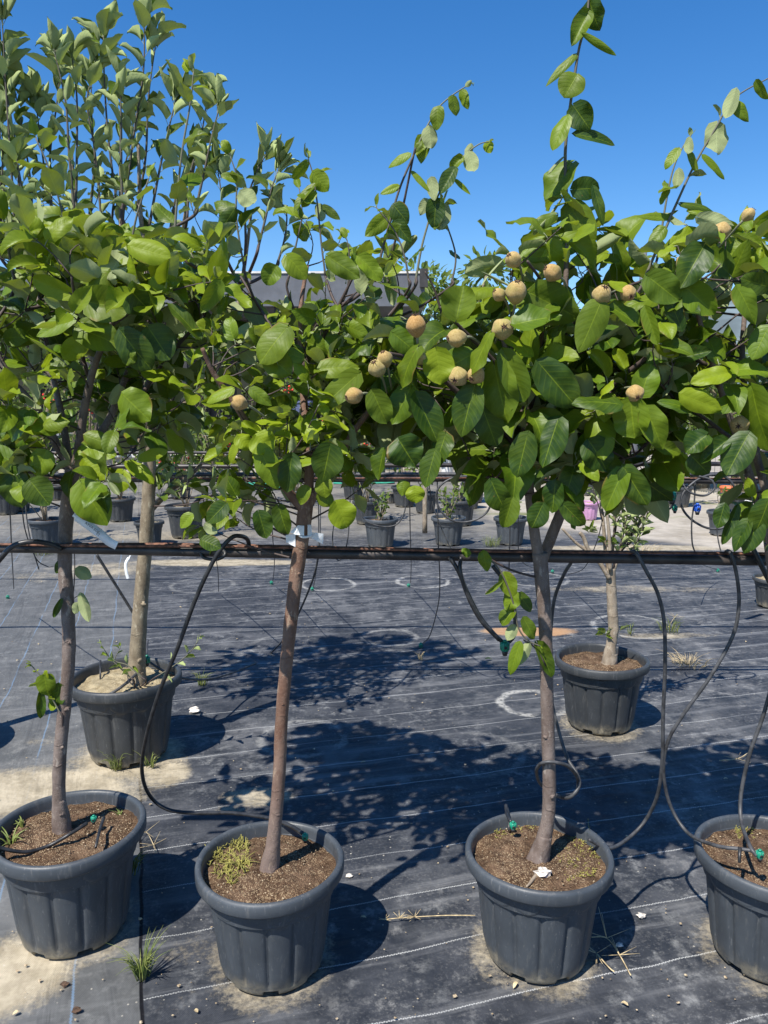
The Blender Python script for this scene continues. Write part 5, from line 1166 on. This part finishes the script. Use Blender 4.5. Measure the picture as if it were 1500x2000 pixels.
# long low wall with railing
def wall_rail():
    y = 17.2; x0, x1 = -13, -.4
    root = empty('garden_wall', (x0, y, 0), 'low cream wall with a dark railing behind the middle trunk', 'wall')
    b = Buf(); box(b, (x0, y, 0), (x1, y+.3, .42)); b.build('wall', M['conc'], root, False, loc=(x0, y, 0))
    b = Buf(); box(b, (x0-.05, y-.06, .42), (x1+.05, y+.36, .50)); b.build('coping', M['white'], root, False, loc=(x0, y, 0))
    b = Buf(); 
    for k in range(int((x1-x0)/.16)): box(b, (x0+.1+k*.16, y+.14, .50), (x0+.125+k*.16, y+.165, 1.25))
    box(b, (x0, y+.13, 1.25), (x1, y+.18, 1.30)); b.build('railing', M['darkwall'], root, False, loc=(x0, y, 0))
wall_rail()
def building():
    y = 20.0; x1 = 1.03; x0 = -13; zt = 5.0; zf = 4.05
    zt = W(600, 534, y)[2]; zf = W(600, 598, y)[2]
    root = empty('shop_building', (x0, y, 0), 'flat roofed building with a wide slate grey fascia over a dark open front', 'building')
    L_ = (x0, y, 0)
    b = Buf(); box(b, (x0, y, zf), (x1, y+7, zt)); b.build('fascia', M['fascia'], root, False, loc=L_)
    b = Buf(); box(b, (x0-.02, y-.03, zt), (x1+.03, y+7, zt+.05)); b.build('roof_trim', M['white'], root, False, loc=L_)
    b = Buf(); box(b, (x0, y+3.2, 0), (x1, y+3.5, zf)); b.build('wall', M['darkwall'], root, False, loc=L_)
    for k in range(6):
        xx = x0+.4+k*2.45
        b = Buf(); box(b, (xx, y+.1, 0), (xx+.18, y+.28, zf)); b.build('column', M['darkwall'], root, False, loc=L_)
    for k in range(5):
        xx = x0+1.2+k*2.45
        b = Buf(); box(b, (xx, y+3.12, 1.0), (xx+1.7, y+3.18, 2.9)); f = b.build('window', M['darkwall'], root, False, loc=L_)
        b = Buf(); box(b, (xx+.08, y+3.09, 1.08), (xx+.82, y+3.11, 2.82)); box(b, (xx+.88, y+3.09, 1.08), (xx+1.62, y+3.11, 2.82)); b.build('pane', M['darkglass'], f, False, loc=L_)
    b = Buf(); box(b, (.9, y-.12, zt-.35), (1.1, y-.02, zt+.1)); b.build('floodlight', M['darkwall'], root, False, loc=L_)
building()
# shelving with plants under the roof
for k in range(5):
    x = -11.5+k*2.4; root = empty('plant_bench', (x, 18.6, 0), ['leftmost plant bench before the dark front', 'plant bench behind the left crowns', 'plant bench in the gap left of the middle trunk', 'plant bench behind the middle trunk', 'rightmost plant bench before the dark front'][k], 'bench', 'plant benches before the shop')
    b = Buf(); box(b, (x, 18.4, .85), (x+2, 19.1, .9)); b.build('bench_top', M['metal'], root, False, loc=(x, 18.6, 0))
    for (dx, dy) in ((.05, .05), (1.9, .05), (.05, .6), (1.9, .6)):
        b = Buf(); box(b, (x+dx, 18.4+dy, 0), (x+dx+.05, 18.45+dy, .85)); b.build('leg', M['metal'], root, False, loc=(x, 18.6, 0))
def bush(name, label, cat, c, rx, rz, n, L, mat='far_leaf', flowers=0, group=None, trunk=True, yn=.3, fr=.035):
    root = empty(name, (c[0], c[1], 0), label, cat, group); lb = Buf(); b0 = (c[0], c[1], 0)
    cl = [np.array(c)+np.array([random.uniform(-1, 1)*rx*.75, random.uniform(-1, 1)*rx*.6, random.uniform(-.8, .8)*rz]) for _ in range(14)]
    for k in range(n):
        q = cl[k % len(cl)]; d = nrm(rng.normal(0, 1, 3)); rr = random.random()**.45
        p = q+d*rr*np.array([rx*.45, rx*.45, rz*.42]); 
        leaf(lb, p, d+np.array([0, 0, -.2]), d+SD*.5+rng.normal(0, .4, 3), L*random.uniform(.6, 1.3), L*.45, .3, .5, nu=3, nvv=1, yng=random.uniform(0, yn))
    if trunk:
        tb = Buf()
        for q in cl[:6]: tube(tb, [np.array([c[0], c[1], 0]), (np.array([c[0], c[1], 0])+q)/2+rng.normal(0, .05, 3), q], [rx*.06, rx*.015], 6, 4)
        tb.build('trunk', M['bark_tan'], root, loc=b0)
    lb.build('crown', M[mat], root, loc=b0)
    if flowers:
        fb = Buf()
        for k in range(flowers):
            q = cl[k % len(cl)]; d = nrm(rng.normal(0, 1, 3)+np.array([0, -.8, .3])); p = q+d*np.array([rx*.5, rx*.5, rz*.45])
            for j in range(5): blob(fb, p+rng.normal(0, fr*.8, 3), fr*.6, 5, 3, .3, seed=j)
        fb.build('blossoms', M['red'], root, loc=b0)
gS = 'flowering shrubs before the shop'
for i, (px, py, r_, fl, lb) in enumerate([(60, 720, 1.2, 6, 'leafy shrub with sparse red flowers behind the left crown'), (170, 780, 1., 10, 'shrub speckled red between the left limbs'), (345, 880, .8, 26, 'red geranium shrub under the left crowns'), (420, 860, .7, 16, 'second red flowering shrub left of the middle trunk'), (560, 770, .6, 28, 'bright red blossoms in the gap left of the middle trunk'),
        (600, 860, .6, 12, 'low red flowering shrub behind the middle trunk'), (700, 700, .7, 14, 'red flowering shrub behind the fruit cluster'), (740, 860, .7, 10, 'shrub right of the middle trunk above the far pipe'), (900, 870, .6, 12, 'thin climber with orange red flowers right of centre'), (820, 880, .5, 8, 'sparse flowering shrub below the fruit cluster')]):
    c = W(px, py, 16.6); bush('flowering_shrub', lb, 'shrub', (c[0], 16.6, max(.6, c[2])), r_, r_*.75, 420, .13, flowers=int(fl*.6), group=gS, fr=.045)
# blue grey bin, white posts, teal and green cloths
b = Buf(); c = W(565, 800, 17.9); box(b, (c[0]-.45, 17.9, 0), (c[0]+.45, 18.3, c[2]+.15)); box(b, (c[0]-.5, 17.88, c[2]+.15), (c[0]+.5, 18.32, c[2]+.2)); o = b.build('storage_bin', simple('bin_blue', (.10, .12, .22), .5), None, False, loc=c); tag(o, 'tall blue grey bin behind the middle trunk', 'bin')
for (px, D, wd_, top, lb) in [(873, 16.4, .26, 860, 'white post right of centre under the fruit cluster'), (843, 16.6, .14, 868, 'thinner white post left of its wider neighbour'), (1258, 12.5, .10, 484, 'tall dark pole rising behind the right crown'), (968, 17, .12, 850, 'white post left of the forked trunk')]:
    p = W(px, top, D); b = Buf(); tube(b, [(p[0], D, 0), (p[0], D, p[2]/2), (p[0], D, p[2])], wd_/2, 14, 2)
    box(b, (p[0]-wd_*.7, D-wd_*.7, 0), (p[0]+wd_*.7, D+wd_*.7, .06)); blob(b, (p[0], D, p[2]), wd_*.52, 12, 6, 0, (1, 1, .4)); o = b.build('post', M['fascia'] if px == 1258 else M['white'], None, loc=(p[0], D, 0)); tag(o, lb, 'post', 'posts in the background')
for (px0_, px1_, py_, lb, mt) in [(430, 560, 958, 'green cloth laid flat on the ground left of the middle trunk', 'greencloth'), (650, 770, 946, 'long green cloth strip on the ground right of the middle trunk', 'greencloth')]:
    a = G(px0_, py_); c2 = G(px1_, py_-4); b = Buf(); V = []; nx_ = 20
    for j in range(5):
        for i in range(nx_+1):
            x = a[0]+(c2[0]-a[0])*i/nx_; y = a[1]+j*.35+(c2[1]-a[1])*i/nx_*.2; V.append((x, y, .01+.05*abs(mnoise.noise(Vector((x*2, y*2, 0))))))
    b.add(V, [(j*(nx_+1)+i, j*(nx_+1)+i+1, (j+1)*(nx_+1)+i+1, (j+1)*(nx_+1)+i) for j in range(4) for i in range(nx_)])
    o = b.build('ground_cloth', M[mt], None); tag(o, lb, 'cloth', 'green cloths on the ground')
# mesh fence on the right half
def fence(lb, x0, x1, y, h):
    root = empty('mesh_fence', (x0, y, 0), lb, 'fence', 'wire fences behind the yard'); b = Buf()
    k = 0
    while x0+k*.12 < x1: tube(b, [(x0+k*.12, y, .05), (x0+k*.12, y, h)], .006, 4, 1); k += 1
    for j in range(int(h/.2)+1): tube(b, [(x0, y-.012, .06+j*.2), (x1, y-.012, .06+j*.2)], .006, 4, 1)
    b.build('mesh_panel', M['metal'], root, loc=(x0, y, 0))
    for k in range(int((x1-x0)/2)+1):
        b = Buf(); tube(b, [(x0+k*2, y+.03, 0), (x0+k*2, y+.03, h+.1)], .03, 8, 1); b.build('fence_post', M['metal'], root, loc=(x0, y, 0))
fence('wire mesh fence behind the fruit laden crown', .0, 4.2, 17.3, 1.3)
fence('wire mesh fence at the right behind the orange pots', 4.6, 14, 16.8, 1.1)
# greenery beyond
gT = 'trees beyond the yard'
for (px, py, D, rx, rz, n, lb, yn) in [(860, 600, 30, 2.2, 1.6, 1500, 'bright green tree right of the building roof', .8), (1000, 690, 34, 3.5, 2.0, 1500, 'dark tree behind the fruit laden crown', .2), (1180, 720, 36, 3.5, 2.0, 1500, 'broad tree behind the forked trunk crown', .3), (1330, 740, 33, 3.0, 1.7, 1400, 'olive green tree behind the right crown', .4), (1460, 760, 30, 2.6, 1.6, 1300, 'tree at the right edge of the background', .3)]:
    c = W(px, py, D); bush('background_tree', lb, 'tree', (c[0], D, c[2]), rx, rz, n, .34, group=gT, yn=yn)
def palm(px, py, D, s_, lb):
    c = W(px, py, D); root = empty('cycad_palm', (c[0], D, 0), lb, 'palm', 'low palms at the right'); fb = Buf(); tb = Buf()
    tube(tb, [(c[0], D, 0), (c[0], D, max(.2, c[2]-.1))], [.16*s_, .13*s_], 10, 3, .2); tb.build('trunk', M['bark_tan'], root, loc=(c[0], D, 0))
    o_ = np.array([c[0], D, max(.2, c[2]-.1)])
    for k in range(34):
        a = k*2.4; e = random.uniform(.15, 1.1); d = np.array([math.cos(a)*math.cos(e), math.sin(a)*math.cos(e), math.sin(e)])
        Q = [o_, o_+d*s_*.5+np.array([0, 0, .05]), o_+d*s_*.95+np.array([0, 0, -.12*s_])]; tube(fb, Q, [.012, .004], 4, 4); C = catmull(Q, 9)
        for i in range(3, len(C)):
            t = nrm(C[i]-C[i-1]); sd_ = nrm(np.cross(t, UP))
            for sg in (-1, 1): leaf(fb, C[i], sd_*sg+t*.7+np.array([0, 0, .25]), (0, 0, 1), .24*s_, .022*s_, .2, .3, nu=3, nvv=1, yng=random.uniform(.2, .8))
    fb.build('fronds', M['far_leaf'], root, loc=(c[0], D, 0))
for a in [(1290, 880, 14.5, 1.1, 'leftmost low palm behind the far pipes at right'), (1370, 872, 14.8, 1.2, 'middle low palm behind the far pipes at right'), (1450, 878, 14.2, 1.1, 'right low palm behind the far pipes'), (1225, 862, 16, 1.0, 'far palm by the tall dark pole'), (1130, 870, 15.5, 1.0, 'low palm behind the forked trunk')]: palm(*a)
# greenhouse frame / distant pale van-like shed seen through the gaps at right
root = empty('garden_shed', W(1090, 850, 22)*np.array([1, 1, 0]), 'small white shed far behind the forked trunk', 'shed'); x = root.location.x
b = Buf(); box(b, (x-1.4, 22, 0), (x+1.4, 24, 1.5)); b.build('wall', M['white'], root, False, loc=tuple(root.location))
b = Buf(); V = [(x-1.6, 21.8, 1.5), (x+1.6, 21.8, 1.5), (x+1.6, 24.2, 1.5), (x-1.6, 24.2, 1.5), (x-1.6, 23, 2.0), (x+1.6, 23, 2.0)]; b.add(V, [(0, 1, 5, 4), (2, 3, 4, 5), (0, 4, 3), (1, 2, 5), (0, 3, 2, 1)]); b.build('roof', M['tealcloth'], root, False, loc=tuple(root.location))
b = Buf(); box(b, (x-.9, 21.95, .7), (x-.1, 21.98, 1.25)); b.build('window', M['darkglass'], root, False, loc=tuple(root.location))
# slanted pale bar at right
p, q = W(1468, 960, 5.2), W(1438, 1030, 5.2); b = Buf(); tube(b, [p, q], .018, 6, 2); o = b.build('metal_bar', M['white'], None, loc=p); tag(o, 'slanting pale bar at the right edge above the lower pipe', 'bar')
# hills
b = Buf(); V = []; Fc = []; n_ = 140
for j in range(6):
    for i in range(n_):
        x = -900+1900*i/(n_-1); h = (28+30*mnoise.noise(Vector((x*.004, 1.3, 0)))+12*mnoise.noise(Vector((x*.015, 4, 0)))+(95*math.exp(-((x-330)/190)**2)))
        z = -2+max(0, h)*math.sin(j/5*math.pi/2); V.append((x, 620+j*45, z+6*mnoise.noise(Vector((x*.02, j, 0)))*(j > 0)))
Fc = [(j*n_+i, j*n_+i+1, (j+1)*n_+i+1, (j+1)*n_+i) for j in range(5) for i in range(n_-1)]
b.add(V, Fc); o = b.build('hills', M['hill'], None); o['kind'] = 'structure'
# ------------------------------------------------------------------ ground sheet
b = Buf(); V = []; Fc = []
ys = np.concatenate([np.arange(.2, 7.5, .05), np.linspace(7.6, 14, 40), np.array([18, 25, 40, 80, 200, 700, 3000])]); xs = np.concatenate([[-3000, -500, -100, -30, -12], np.arange(-4.5, 4.55, .06), [12, 30, 100, 500, 3000]])
ys = np.concatenate([[-60, -8, -2], ys])
for y in ys:
    for x in xs:
        z = 0.0
        if abs(x) < 5 and 0 < y < 8: z = .006*mnoise.noise(Vector((x*2.2, y*2.2, 0)))+.003*mnoise.noise(Vector((x*7, y*7, 5)))-.004
        V.append((x, y, z))
nx_ = len(xs); Fc = [(j*nx_+i, j*nx_+i+1, (j+1)*nx_+i+1, (j+1)*nx_+i) for j in range(len(ys)-1) for i in range(nx_-1)]
b.add(V, Fc); o = b.build('ground', groundm(POTS[:6]), None); o['kind'] = 'structure'
